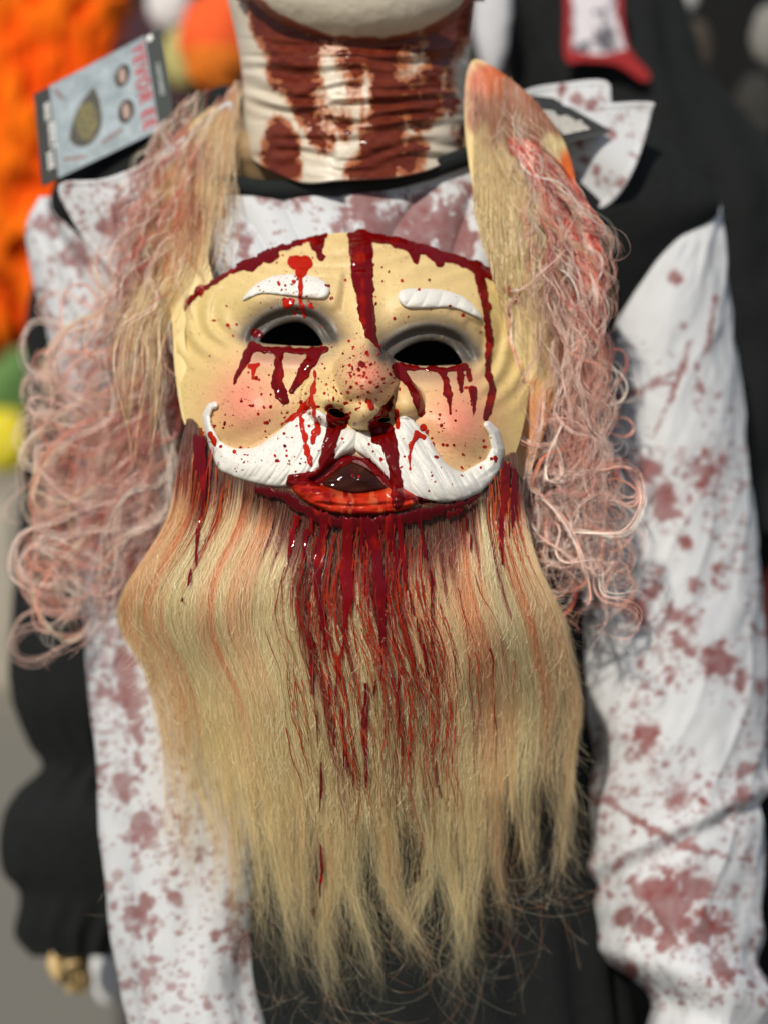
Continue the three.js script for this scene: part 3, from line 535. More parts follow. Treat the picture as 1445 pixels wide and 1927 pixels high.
{ // thick red runs in the beard
  const surf = (x, y) => zBeard(x, y) + 0.0052, S = [
    [[[655, 964, 12], [655, 992, 14], [652, 1050, 12.2], [655, 1120, 11.5], [650, 1180, 5.8], [640, 1240, 4.3], [632, 1310, 2.2], [628, 1400, 1.4]]],
    [[[610, 964, 6], [610, 992, 8], [600, 1050, 6.5], [598, 1120, 4.3], [612, 1210, 2.2], [622, 1330, 1.4]]],
    [[[700, 964, 12], [700, 992, 14], [712, 1060, 10.1], [716, 1130, 12.2], [718, 1180, 9.4], [722, 1240, 2.9], [700, 1310, 2.2]]],
    [[[560, 975, 7], [548, 1030, 5.8], [546, 1060, 2.9]]], [[[640, 1330, 2.2], [650, 1400, 3.6], [655, 1440, 6.5], [664, 1480, 1.4]]],
    [[[690, 1290, 2.2], [684, 1380, 3.6], [690, 1450, 2.2], [688, 1490, 0.7]]], [[[750, 964, 6], [750, 992, 8], [760, 1080, 5.0], [778, 1150, 2.9], [800, 1240, 2.2], [815, 1330, 1.1]]],
    [[[730, 964, 7], [730, 992, 9], [745, 1050, 4.3], [742, 1110, 2.2]]], [[[790, 964, 3], [790, 992, 5], [812, 1090, 2.9], [812, 1160, 1.4], [816, 1260, 0.7]]], [[[680, 964, 4], [680, 992, 6], [686, 1090, 5.0], [690, 1140, 2.9]]],
    [[[585, 964, 3], [585, 992, 5], [572, 1040, 4.3], [566, 1080, 1.4]]], [[[575, 1120, 1.4], [588, 1260, 1.6], [598, 1400, 1.4], [604, 1480, 1.6], [596, 1560, 1.4], [608, 1640, 1.8], [592, 1720, 1.1]]], [[[752, 1260, 1.8], [748, 1330, 1.8], [758, 1420, 1.1]]],
    [[[843, 970, 6], [872, 960, 5], [884, 1020, 2.2], [878, 1060, 0.7]]], [[[375, 830, 12], [380, 880, 13], [384, 930, 8], [376, 980, 3], [366, 1060, 1.4], [345, 1130, 1.1]]], [[[953, 880, 9], [950, 940, 8], [940, 1010, 2.9], [945, 1060, 1.1]]],
    [[[968, 890, 6], [966, 960, 7], [962, 1010, 1.4]]], [[[812, 1400, 1.1], [818, 1460, 1.8], [830, 1500, 0.7]]],
  ];
  { const a = []; for (let x = 486; x <= 900; x += 18) a.push([x, attachY(x) + 14, 3 + (9 + 6 * hash(x, 1, 2)) * gauss(x - 690, 170)]); drip([a], [0.075, 0.0012, 0.004], 0.0010, 3, 290, beard, (x, y) => zBeard(x, y) + 0.0048, 8, M.blood, 'blood_streak'); }
  S.forEach((s, k) => drip(s, k % 3 ? [0.11, 0.001, 0.005] : [0.14, 0.001, 0.004], 0.0008, 3, 300 + k, beard, surf, 6, M.blood, 'blood_streak'));
}
// ------------------------------------------------------------------ hair bands that carry the mask, and the curly side hair
const bandL = polySd(round([[402, 552], [392, 480], [404, 400], [420, 300], [436, 240], [440, 205], [420, 195], [370, 220], [325, 262], [292, 335], [285, 420], [298, 500], [322, 590], [330, 700], [345, 790], [362, 800], [358, 700], [350, 610]]));
const bandR = polySd(round([[880, 128], [873, 185], [876, 260], [893, 380], [908, 450], [930, 520], [950, 620], [955, 700], [952, 780], [950, 880], [968, 900], [1000, 880], [1030, 790], [1056, 700], [1075, 600], [1090, 480], [1086, 370], [1062, 270], [1010, 195], [955, 145], [900, 112]]));
let bandHueL, bandHueR;
const zBandL = (x, y) => -0.05 - 0.075 * sstep(620, 160, y) - 0.02 * sstep(360, 290, x) + 0.003 * (fbm(x / 40, y / 60, 91) - 0.5) + 0.012 * sstep(560, 760, y);
const zBandR = (x, y) => -0.046 - 0.045 * sstep(560, 140, y) - 0.016 * sstep(1000, 1090, x) + 0.003 * (fbm(x / 40, y / 60, 92) - 0.5) + 0.012 * gauss(x - 985, 60) * sstep(600, 300, y);
{
  const yel = [0.76, 0.62, 0.30];
  const cl = bandHueL = (x, y) => mix3(mix3(yel, [0.36, 0.075, 0.04], sstep(0.34, 0.56, fbm(x / 26, y / 60, 93)) * sstep(415, 375, x - (440 - y) * 0.18) * sstep(540, 400, y)), [0.55, 0.14, 0.05], 0.7 * sstep(0.5, 0.7, fbm(x / 24, y / 40, 94)) * sstep(560, 420, y) * sstep(390, 340, x));
  part('hair_band', relief({ box: [275, 130, 470, 810], step: 3, inside: bandL, z: zBandL, color: cl, thick: 0.003 }), M.skin, mask, { label: 'yellow hair band with rust stains at the left' });
  const cr = bandHueR = (x, y) => {
    let c = mix3(yel, [0.58, 0.44, 0.22], fbm(x / 40, y / 40, 95));
    c = mix3(c, [0.25, 0.045, 0.016], 0.92 * sstep(-6, 22, 96 - Math.hypot((x - 968) * 0.9, (y - 190)) + 60 * (fbm(x / 16, y / 40, 96) - 0.5)));
    c = mix3(c, [0.50, 0.10, 0.02], sstep(-14, 16, 34 - Math.hypot(x - 912, y - 152) + 16 * (fbm(x / 14, y / 14, 97) - 0.5)));
    c = mix3(c, [0.70, 0.14, 0.015], sstep(-10, 12, 38 - Math.hypot((x - 1072) * 1.2, (y - 330) * 0.7) + 20 * (fbm(x / 12, y / 12, 98) - 0.5)));
    c = mix3(c, [0.62, 0.22, 0.07], 0.8 * sstep(-30, 40, 70 - Math.hypot((x - 1010) * 1.4, (y - 800) * 0.8) + 50 * (fbm(x / 18, y / 18, 99) - 0.5)));
    return c;
  };
  part('hair_band', relief({ box: [862, 96, 1100, 910], step: 3, inside: bandR, z: zBandR, color: cr, thick: 0.003 }), M.skin, mask, { label: 'yellow hair band with orange and brown stains at the right' });
  // flaps of latex that the beard grows from, red with dye
  drip([[[953, 545, 9], [975, 558, 7], [960, 575, 6]], [[957, 575, 5], [955, 592, 3]]], BLOOD, 0.0014, 2, 40, mask, (x, y) => Math.max(zSurf(x, y), zBandR(x, y)) + 0.001);
}
{
  const R = rng(77);
  const tones = { red: [0.56, 0.05, 0.035], salmon: [0.82, 0.33, 0.23], pink: [0.90, 0.62, 0.54], pale: [0.94, 0.86, 0.78], cream: [0.86, 0.75, 0.48], dark: [0.26, 0.015, 0.012] };
  const pick = (list) => { let r = R() * list.reduce((s, a) => s + a[1], 0); for (const [n, w] of list) if ((r -= w) < 0) return tones[n]; return tones.pink; };
  // a loose curl: its heading swings about a goal direction in long waves, now and then far enough to close a loop
  function curl(x, y, z, goal, len, swing, wave, lim, step = 8) {
    const pts = [], n = Math.max(8, Math.round(len / step)), ph = R() * 6.28, f = 6.28 / wave, drift = (R() - 0.5) * 0.0025, s2 = 0.4 * R(), ph2 = R() * 6.28, zp = R() * 6.28; let g = goal;
    for (let i = 0; i <= n; i++) {
      const s = i * step; pts.push([x, y, z + 0.006 * Math.sin(s * f * 0.7 + zp) - 0.006 * Math.sin(zp)]);
      const h = g + drift * s + swing * Math.sin(s * f + ph) + s2 * Math.sin(s * f * 2.3 + ph2);
      x += Math.cos(h) * step; y += Math.sin(h) * step;
      if (lim && x < lim[0]) g = lerp(g, 0.6, 0.2); if (lim && x > lim[1]) g = lerp(g, 2.5, 0.12); if (y > 1060) g = lerp(g, g > 1.57 ? 3 : 0.2, 0.05);
    }
    return pts;
  }
  // a wisp of several hairs that keep together
  function wisp(hair, pts, count, spread, radius, c, sides = 4) {
    const c2 = mix3(c, pick([['pale', 2], ['salmon', 1], ['pink', 2]]), 0.7);
    for (let q = 0; q < count; q++) {
      const a = R() * 6.28, b = R() * 6.28, d = spread * (0.3 + R()), cut = Math.max(6, Math.floor(pts.length * (0.7 + 0.3 * R()))), v = 0.85 + 0.3 * R();
      const own = pts.slice(0, cut).map(([x, y, z], i) => P(x + d * Math.cos(a + i * 0.09) * (0.3 + i / 25), y + d * Math.sin(b + i * 0.07) * (0.3 + i / 25), z + d * 0.0003 * Math.sin(a + b + i * 0.1)));
      hair.tube(own, radius, (t) => { const m = mix3(c, c2, t); return [m[0] * v, m[1] * v, m[2] * v]; }, sides);
    }
  }
  const leftLocks = Array.from({ length: 14 }, () => new Hair());
  const limL = [95, 330];
  for (let i = 0; i < 80; i++) { // hair hanging over the sleeve at the left
    const t = R(), y = lerp(400, 860, t), x = 335 - 45 * R() * R(), z = -0.09 - 0.04 * R();
    wisp(leftLocks[i % 14], curl(x, y, z, 1.7 + 0.75 * R(), 200 + 420 * R(), 0.25 + 0.45 * R(), 190 + 200 * R(), limL), 9, 4 + 5 * R(), 0.00007 + 0.00009 * R(), pick([['red', 4], ['dark', 1], ['salmon', 4], ['pink', 3], ['pale', 4]]), 3);
  }
  for (let i = 0; i < 52; i++) { // the mass further down
    const x = 150 + 170 * Math.sqrt(R()), y = 580 + 420 * R();
    wisp(leftLocks[i % 14], curl(x, y, -0.1 - 0.03 * R(), 1.2 + 1.1 * R(), 120 + 300 * R(), 0.35 + 0.6 * R(), 180 + 180 * R(), limL), 8, 4 + 4 * R(), 0.00007 + 0.00009 * R(), pick([['red', 4], ['dark', 1], ['salmon', 4], ['pink', 3], ['pale', 4]]), 3);
  }
  for (let i = 0; i < 40; i++) { // wide loops reaching out
    const y = 520 + 560 * R(), x = 260 - 90 * R();
    wisp(leftLocks[i % 14], curl(x, y, -0.1 - 0.035 * R(), 2.2 + 0.8 * R(), 260 + 420 * R(), 0.7 + 0.8 * R(), 260 + 240 * R(), [80, 330]), 8, 3 + 4 * R(), 0.00006 + 0.0001 * R(), pick([['salmon', 3], ['pink', 4], ['pale', 4], ['cream', 3]]), 4);
  }
  const loops = [[[250, 600], [150, 610], [100, 660], [120, 720], [190, 760]], [[300, 720], [180, 745], [90, 790], [40, 850], [38, 960]], [[210, 930], [110, 970], [40, 1010], [30, 1080], [90, 1120], [170, 1130]], [[200, 980], [120, 1040], [70, 1110], [75, 1170], [120, 1200], [165, 1180], [170, 1110]], [[260, 760], [150, 800], [80, 880], [70, 950], [120, 980]], [[225, 980], [150, 1020], [100, 1090], [130, 1150], [160, 1120]], [[280, 620], [210, 560], [175, 500], [190, 470]], [[300, 560], [220, 560], [170, 610], [165, 660], [200, 700]]];
  loops.forEach((l, i) => { for (let q = 0; q < 3; q++) { const c = new THREE.CatmullRomCurve3(l.map(([a, b]) => new THREE.Vector3(a + (R() - 0.5) * 22, b + (R() - 0.5) * 22, -0.11 + 0.02 * (R() - 0.5)))); wisp(leftLocks[(i + q) % 14], c.getPoints(40).map((v) => [v.x, v.y, v.z]), 6, 3, 0.00008 + 0.0001 * R(), pick([['salmon', 2], ['pale', 3], ['cream', 3]]), 4); } });
  const side = new THREE.Group(); side.name = 'side_hair'; side.userData.label = 'loose pink and cream curls at the left'; mask.add(side);
  for (let i = 0; i < 1000; i++) { // sleek dyed hair on the band
    const u = R(), y = i < 350 ? lerp(150, 240, R()) : lerp(165, 540, R()), px = lerp(462, 404, sstep(150, 420, y)) - lerp(4, 40, sstep(200, 300, y)) - 84 * u * sstep(110, 240, y), c = y < 240 ? pick([['red', 2], ['salmon', 3], ['pink', 3], ['pale', 6], ['dark', 1]]) : y < 360 ? mix3(pick([['cream', 5], ['red', 3], ['dark', 2]]), [0.42, 0.14, 0.05], 0.5 * R()) : pick([['red', 2], ['salmon', 3], ['cream', 6], ['pale', 3]]), n = 16, len = 90 + 260 * R(), ph = R() * 6, am = 4 + 14 * R() * R(), lf = 0.008 * R(), pts = [];
    for (let k = 0; k <= n; k++) { const t = k / n, yy = y + len * t, xx = px + 8 * Math.sin(yy / 60 + 6 * u) - (30 + 20 * u) * t * sstep(620, 300, y) - 42 * sstep(470, 640, yy) + am * Math.sin(ph + 6 * t) - am * Math.sin(ph); pts.push(P(xx, yy, zBandL(xx, yy) + 0.002 + lf * Math.sin(3 * t))); }
    const y9 = y; leftLocks[i % 14].ribbon(pts, 0.0001 + 0.00016 * R(), (t, k) => mix3(c, bandHueL(px, y9 + len * t), 0.6), (R() - 0.5) * 2);
  }
  for (let i = 0; i < 150; i++) { // loose waves over the band at the left
    const y = 165 + 330 * R(), x = lerp(440, 385, sstep(160, 420, y)) - (20 + 110 * Math.sqrt(R())) * sstep(100, 230, y), z = zBandL(x, y) + 0.006 + 0.012 * R();
    wisp(leftLocks[i % 14], curl(x, y, z, 1.75 + 0.35 * R(), 120 + 240 * R(), 0.35 + 0.5 * R(), 90 + 110 * R(), [150, 400]), 5, 3 + 4 * R(), 0.00006 + 0.0001 * R(), pick([['red', 6], ['dark', 4], ['salmon', 3], ['pink', 3], ['pale', 6], ['cream', 3]]), 3);
  }
  for (const h of leftLocks) part('curly_lock', h.build(), M.wool, side);

  const rightLocks = Array.from({ length: 16 }, () => new Hair());
  const limR = [1000, 1125];
  for (let i = 0; i < 105; i++) { // from the band down over the shoulder
    const t = R(), y = lerp(260, 640, t), x = lerp(990, 1060, Math.min(1, t * 1.5)) + 50 * (R() - 0.5), z = zBandR(x, y) + 0.003 + 0.012 * R();
    wisp(rightLocks[i % 16], curl(x, y, z, lerp(1.0, 1.6, R()), 260 + 420 * R(), 0.2 + 0.4 * R(), 170 + 200 * R(), limR), 7, 3 + 5 * R(), 0.00006 + 0.00010 * R(), pick(x < 1010 ? [['pale', 4], ['cream', 5], ['pink', 2]] : [['red', 6], ['dark', 3], ['salmon', 4], ['pink', 3], ['pale', 3]]), 3);
  }
  for (let i = 0; i < 105; i++) { // the tangle by the cheek
    const y = 640 + 400 * R(), x = 1010 + 110 * R() * sstep(560, 760, y) + 30 * R();
    wisp(rightLocks[i % 16], curl(x, y, -0.045 - 0.045 * R(), R() < 0.7 ? 0.6 + 1.9 * R() : R() * 6.28, 120 + 300 * R(), 0.5 + 0.8 * R(), 130 + 190 * R(), [1000, 1150]), 3 + Math.floor(5 * R()), 2 + 4 * R(), 0.00007 + 0.00012 * R(), x < 1065 && y > 690 && R() < 0.6 ? [0.80, 0.22, 0.10] : pick([['red', 4], ['dark', 2], ['salmon', 5], ['pink', 4], ['pale', 5]]), 4);
  }
  for (let i = 0; i < 330; i++) { // finer ends below
    const y = 890 + 190 * R(), x = 1010 + 120 * R();
    wisp(rightLocks[i % 16], curl(x, y, -0.05 - 0.045 * R(), R() * 6.28, 70 + 190 * R(), 0.5 + 0.8 * R(), 100 + 130 * R(), [1000, 1160], 6), 1, 1, 0.00008 + 0.00009 * R(), pick([['pink', 4], ['pale', 6], ['salmon', 2]]), 3);
  }
  for (let i = 0; i < 330; i++) { // dark red strands sweeping from the parting
    const x = 955 + 30 * R(), y = 255 + 30 * R(), c = pick([['dark', 3], ['red', 4], ['salmon', 3], ['pink', 2]]), n = 22, ex = 1085 + 55 * R(), ey = 430 + 180 * R(), ph = R() * 6, b = (R() - 0.5) * 30, pts = [];
    for (let k = 0; k <= n; k++) { const t = k / n, xx = lerp(x, ex, Math.pow(t, 0.85)) + b * Math.sin(3.14 * t) + 5 * t * Math.sin(ph + 9 * t), yy = lerp(y, ey, t * (0.6 + 0.4 * t)); pts.push(P(xx, yy, zBandR(Math.min(xx, 1080), yy) + 0.006 + 0.006 * R() * t)); }
    rightLocks[i % 16].tube(pts, 0.0002 + 0.0002 * R(), () => c, 4);
  }
  const rl = [[[960, 545], [990, 535], [1020, 510], [1060, 470]], [[960, 590], [958, 640], [975, 690], [1000, 740]], [[1075, 660], [1120, 610], [1125, 560], [1108, 500]], [[990, 700], [960, 760], [955, 800], [1000, 835], [1050, 830]], [[1010, 1000], [985, 960], [990, 890], [1010, 800], [1020, 700]], [[985, 960], [1000, 1000], [1050, 1030], [1110, 1070], [1150, 1040]], [[1080, 1000], [1170, 1000], [1210, 940], [1195, 880]], [[1130, 425], [1170, 440], [1190, 470], [1165, 490], [1135, 484]], [[1000, 920], [1060, 980], [1100, 1060], [1108, 1130], [1080, 1120]], [[1060, 800], [1030, 860], [1030, 905], [1055, 900], [1060, 870], [1030, 820]]];
  rl.forEach((l, i) => { for (let q = 0; q < (i === 7 ? 1 : 3); q++) { const c = new THREE.CatmullRomCurve3(l.map(([a, b]) => new THREE.Vector3(a + (R() - 0.5) * 12, b + (R() - 0.5) * 12, -0.03 - 0.02 * R()))); wisp(rightLocks[(i + q) % 16], c.getPoints(36).map((v) => [v.x, v.y, v.z]), i === 7 ? 1 : 4, 3, i === 7 ? 0.00014 : 0.00011 + 0.00013 * R(), i === 7 ? [0.25, 0.16, 0.14] : pick([['salmon', 2], ['pale', 5], ['pink', 3]]), 4); } });
  const sideR = new THREE.Group(); sideR.name = 'side_hair'; sideR.userData.label = 'tangled red and pale curls at the right'; mask.add(sideR);
  for (let i = 0; i < 1500; i++) { // sleek hair over the band
    const x = 890 + 146 * R(), y = 138 + 280 * R(), c = pick([['cream', 7], ['pale', 3], ['salmon', 2]]), n = 16, len = 120 + 240 * R(), ph = R() * 6, pts = [];
    for (let k = 0; k <= n; k++) { const t = k / n, yy = y + len * t, xx = x + (x - 890) * 0.35 * t + 6 * Math.sin(ph + 6 * t) * t; if (bandR(xx, yy) < -6) break; pts.push(P(xx, yy, zBandR(xx, yy) + 0.0012 + 0.005 * Math.sin(3 * t) * R())); }
    if (pts.length > 3) rightLocks[i % 16].ribbon(pts, 0.0001 + 0.00016 * R(), (t) => mix3(c, bandHueR(x + (x - 890) * 0.35 * t, y + len * t), 0.78), (R() - 0.5) * 2);
  }
  for (let i = 0; i < 120; i++) { // loose waves over the band at the right
    const y = 190 + 300 * R(), x = lerp(930, 985, sstep(180, 420, y)) + 60 * R(), z = zBandR(x, y) + 0.005 + 0.01 * R();
    wisp(rightLocks[i % 16], curl(x, y, z, 1.2 + 0.4 * R(), 140 + 260 * R(), 0.3 + 0.5 * R(), 90 + 120 * R(), [930, 1110]), 3, 3 + 4 * R(), 0.00006 + 0.00009 * R(), pick([['red', 2], ['salmon', 3], ['pink', 3], ['pale', 6], ['cream', 5]]), 3);
  }
  for (const h of rightLocks) part('curly_lock', h.build(), M.wool, sideR);
}
// ------------------------------------------------------------------ the latex head above: chin and wrinkled neck
{
  const zc = -0.135, L = curve([[-160, 400], [-60, 418], [0, 428], [80, 446], [150, 456], [230, 458], [300, 462], [360, 470]]), Rr = curve([[-160, 920], [-60, 905], [0, 895], [90, 886], [160, 881], [240, 880], [360, 876]]);
  const rz = 0.068, low = curve([[440, 275], [460, 288], [510, 320], [570, 342], [640, 338], [720, 335], [800, 320], [880, 285], [900, 270]]);
  const o = thing('latex_head_mask', 'off-white wrinkled latex neck and chin soaked in brown red, above the bearded mask', 'mask', P(670, 340, zc));
  const zN = (x, y) => {
    const u = clamp((x - (L(y) + Rr(y)) / 2) / ((Rr(y) - L(y)) / 2), -1, 1);
    const yy = y + 20 * u * u + 8 * noise(x / 120, y / 60, 101), amp = sstep(40, 130, y);
    let w = 0.0018 * Math.sin((yy + 0.05 * (x - 670)) / 4.6 + 7 * noise(x / 110, y / 60, 102)) * sstep(0.3, 0.8, noise(x / 60, y / 22, 103)) + 0.0022 * Math.sin(yy / 9.5 + 6 * noise(x / 140, y / 70, 115)) * sstep(0.25, 0.8, noise(x / 90, y / 34, 104));
    return zc + rz * Math.sqrt(Math.max(0, 1 - u * u)) + w * amp + 0.0006 * (fbm(x / 12, y / 12, 105) - 0.5);
  };
  const holes = [[780, 120, 16, 34, 0.2], [625, 175, 26, 60, 0], [690, 180, 8, 46, 0]];
  const stains = [strokeSd([[480, -60, 40], [500, 20, 40], [540, 90, 46], [620, 110, 60], [720, 110, 62], [810, 90, 56], [870, 30, 40], [890, -60, 40]]), strokeSd([[550, 120, 50], [580, 160, 54], [596, 215, 40], [606, 262, 26]]), strokeSd([[525, 240, 22], [535, 275, 38], [530, 320, 36]]), strokeSd([[720, 140, 50], [722, 220, 42], [720, 280, 46], [700, 330, 44]]), strokeSd([[660, 150, 30], [665, 185, 16]]), strokeSd([[780, 280, 24], [770, 310, 30]]), strokeSd([[845, 130, 10], [840, 180, 12], [850, 205, 8]]), strokeSd([[870, 250, 16], [874, 275, 14]]), strokeSd([[780, 150, 56], [790, 210, 36]]), strokeSd([[650, 210, 14], [650, 260, 10]])];
  const wet = (x, y) => {
    let d = -1e9; for (const s of stains) d = Math.max(d, s(x, y));
    for (const [a, b, rx, ry, t] of holes) d = Math.min(d, (ell(x, y, a, b, rx, ry, t) - 1) * 14);
    return d + 26 * (fbm(x / 16, y / 40, 106) - 0.5) + 7 * (noise(x / 6, y / 5, 107) - 0.5);
  };
  const cream = (x, y) => mix3([0.60, 0.57, 0.49], [0.55, 0.48, 0.37], fbm(x / 40, y / 20, 108));
  const color = (x, y) => { const d = wet(x, y); return mix3(cream(x, y), mix3([0.36, 0.12, 0.045], [0.125, 0.026, 0.013], sstep(0, 26, d)), sstep(-9, 5, d)); };
  const inN = (x, y) => Math.min(x - L(y) - 1, Rr(y) - 1 - x, low(x) - y);
  part('neck', relief({ box: [395, -60, 925, 350], step: 2, inside: inN, z: zN, color, thick: 0.004 }), M.latex, o);
  const g = relief({ box: [395, -60, 925, 350], step: 2, inside: (x, y) => Math.min(inN(x, y) - 2, wet(x, y) - 8 + 40 * (fbm(x / 20, y / 8, 109) - 0.52)), z: (x, y) => zN(x, y) + 0.0005, color: (x, y) => mix3([0.095, 0.014, 0.008], [0.15, 0.030, 0.014], noise(x / 14, y / 8, 110)), thick: 0.0004 });
  part('wet_stain', g, M.driedBlood, o);
  // chin of the face over the neck, with its cut edge
  const chinLow = curve([[470, -20], [500, 8], [540, 36], [590, 58], [640, 70], [690, 74], [750, 68], [810, 48], [860, 16], [890, -20]]);
  const zCh = (x, y) => { const q = Math.max(0, 1 - ((x - 680) / 235) ** 2 - ((y + 60) / 150) ** 2); return -0.085 + 0.045 * Math.sqrt(q) + 0.0012 * (fbm(x / 30, y / 30, 111) - 0.5); };
  part('chin', relief({ box: [440, -70, 915, 90], step: 2.5, inside: (x, y) => chinLow(x) - y + 1.5 * noise(x / 15, 1, 112), z: zCh, color: (x, y) => { const d = chinLow(x) - y; return mix3(mix3([0.56, 0.52, 0.43], [0.40, 0.34, 0.26], 0.9 * fbm(x / 28, y / 28, 113) * sstep(60, 5, d)), [0.22, 0.06, 0.03], sstep(7, 0, d + 8 * (noise(x / 18, y / 18, 114) - 0.5))); }, thick: 0.02 }), M.latex, o);
}
// ------------------------------------------------------------------ the costume
const W0 = [0.54, 0.57, 0.605], STAIN = [0.20, 0.060, 0.060];
const costume = thing('costume', 'black sleeveless robe with white red-splashed collar and sleeves, worn under the bearded mask', 'costume', P(700, 1900, -0.13));
const blk = (x, y) => { const n = fbm(x / 9, y / 9, 121); return [0.0075 + 0.005 * n, 0.0095 + 0.005 * n, 0.0098 + 0.005 * n]; };
{
  // body of the robe
  const xl = curve([[150, 440], [230, 260], [300, 140], [380, 95], [470, 150], [560, 205], [700, 250], [1000, 280], [1927, 330], [2300, 330]]), xr = curve([[150, 900], [190, 1060], [260, 1240], [330, 1318], [392, 1352], [470, 1285], [560, 1210], [640, 1150], [760, 1135], [1000, 1130], [1400, 1140], [1750, 1160], [2300, 1260]]);
  part('robe_body', clothTube({ y0: 160, y1: 2250, step: 6, xl, xr, zc: curve([[150, -0.19], [500, -0.20], [2300, -0.2]]), rz: curve([[150, 0.03], [350, 0.075], [900, 0.105], [2300, 0.115]]), around: 260,
    color: blk, bump: (a, y) => 0.004 * (fbm(a * 4, y / 240, 122) - 0.5) + 0.003 * Math.sin(a * 17 + y / 300) * sstep(700, 1500, y) }), M.black, costume);
  // white sleeves
  const halo = (st, list, R) => { for (const [x, y, r] of list) if (r > 12) for (let k = 0; k < 40; k++) { const a = R() * 6.28, d = r * (0.9 + 1.5 * R() * R()); st.blob(x + d * Math.cos(a), y + d * Math.sin(a) * 1.2, 1.5 + 4 * R() * R(), 0.4 + 0.5 * R(), 0.6, k); } };
  const rs = new Stain(1030, 380, 1470, 2120), R = rng(9);
  for (const [x, y, r] of [[1267, 522, 12], [1284, 612, 5], [1335, 882, 27], [1325, 910, 16], [1215, 892, 30], [1248, 955, 34], [1195, 1150, 26], [1222, 1112, 20], [1240, 1080, 12], [1356, 1066, 13], [1306, 1104, 14], [1270, 1160, 18], [1300, 1165, 14], [1275, 1210, 18], [1300, 1225, 12], [1357, 1246, 32], [1392, 1280, 16], [1430, 1296, 14], [1216, 1386, 24], [1200, 1380, 14], [1250, 1440, 8], [1275, 1500, 17], [1320, 1506, 10], [1270, 1700, 50], [1225, 1668, 26], [1310, 1672, 30], [1325, 1745, 34], [1250, 1765, 24], [1180, 1720, 22], [1210, 1745, 18], [1365, 1720, 14], [1290, 1640, 18], [1400, 1500, 16], [1360, 1830, 20], [1150, 1500, 14], [1180, 1830, 18], [1285, 1020, 20]]) rs.blob(x, y, r, 0.95, 0.75, x);
  for (const l of [[[1075, 1485, 9], [1150, 1515, 7], [1230, 1565, 7], [1320, 1602, 8], [1412, 1620, 5]], [[1150, 750, 5], [1200, 738, 6], [1245, 712, 4], [1270, 700, 6]], [[1345, 560, 4], [1338, 610, 5], [1330, 660, 3]], [[1300, 640, 4], [1280, 700, 7], [1260, 760, 4]], [[1180, 740, 2], [1230, 725, 3], [1270, 720, 3]], [[1370, 1460, 8], [1425, 1440, 8]], [[1310, 690, 6], [1320, 740, 6]], [[1230, 820, 2], [1255, 760, 3]]]) rs.line(l, 0.9, 0.8, l[0][0] | 0);
  halo(rs, [[1335, 882, 27], [1215, 892, 30], [1248, 955, 34], [1195, 1150, 26], [1357, 1246, 32], [1216, 1386, 24], [1270, 1700, 60], [1325, 1745, 40], [1225, 1668, 36], [1270, 1700, 90], [1275, 1500, 18]], R);
  rs.spray(2600, 1080, 840, 1450, 1900, 1.5, 9, R, [0.35, 0.95], 0.42); rs.spray(110, 1180, 640, 1420, 850, 1.5, 6, R, [0.3, 0.8], 0.45); rs.spray(420, 1060, 1100, 1300, 1900, 1.5, 6, R, [0.3, 0.7], 0.5);
  const cloth = (s) => (x, y) => mix3(W0, STAIN, s.at(x, y));
  part('sleeve', clothTube({ y0: 385, y1: 1950, step: 4, xl: curve([[385, 1335], [440, 1235], [560, 1150], [640, 1112], [800, 1096], [1000, 1062], [1170, 1050], [1300, 1074], [1420, 1092], [1470, 1086], [1600, 1098], [1750, 1126], [1850, 1190], [1950, 1240]]),
    xr: curve([[385, 1350], [460, 1362], [560, 1372], [700, 1386], [900, 1410], [1100, 1428], [1300, 1444], [1450, 1440], [1600, 1436], [1720, 1425], [1800, 1440], [1950, 1445]]),
    zc: curve([[385, -0.215], [700, -0.215], [1400, -0.19], [1950, -0.16]]), rz: curve([[385, 0.01], [460, 0.045], [700, 0.062], [1950, 0.07]]), around: 230, color: cloth(rs),
    bump: (a, y) => 0.006 * (fbm(a * 3 + y / 300, y / 120, 131) - 0.5) + 0.002 * (1 - Math.abs(2 * noise(a * 2.2 + y / 210, y / 260, 134) - 1)) ** 3 + 0.004 * gauss(y - 1480 - 90 * (1 + Math.cos(a)) * 0.9, 22) - 0.004 * gauss(y - 1510 - 90 * (1 + Math.cos(a)) * 0.9, 20) + 0.006 * sstep(1700, 1820, y) * Math.sin(y / 26 + 2 * Math.cos(a)) }), M.cloth, costume, { label: 'white sleeve with dark red splashes at the right' });
  const ls = new Stain(30, 370, 560, 2120), R2 = rng(19);
  for (const [x, y, r, e] of [[235, 1250, 22], [245, 1310, 24], [225, 1200, 18], [255, 1370, 16], [330, 1690, 12], [460, 1770, 30], [440, 1700, 16], [265, 1720, 26], [285, 1830, 24], [230, 1480, 20], [150, 480, 24], [90, 430, 20], [250, 620, 50], [280, 760, 70], [220, 860, 60], [250, 980, 60], [240, 1090, 50], [270, 1560, 26], [200, 1300, 12]]) ls.blob(x, y, r, 0.85, 0.9, x);
  ls.line([[228, 1225, 12], [240, 1290, 15], [262, 1370, 10], [262, 1440, 6]], 0.85, 0.8, 3);
  ls.spray(3600, 40, 380, 540, 1950, 2, 10, R2, [0.35, 0.9], 0.28); ls.spray(1200, 150, 560, 340, 1400, 2, 8, R2, [0.3, 0.8], 0.3);
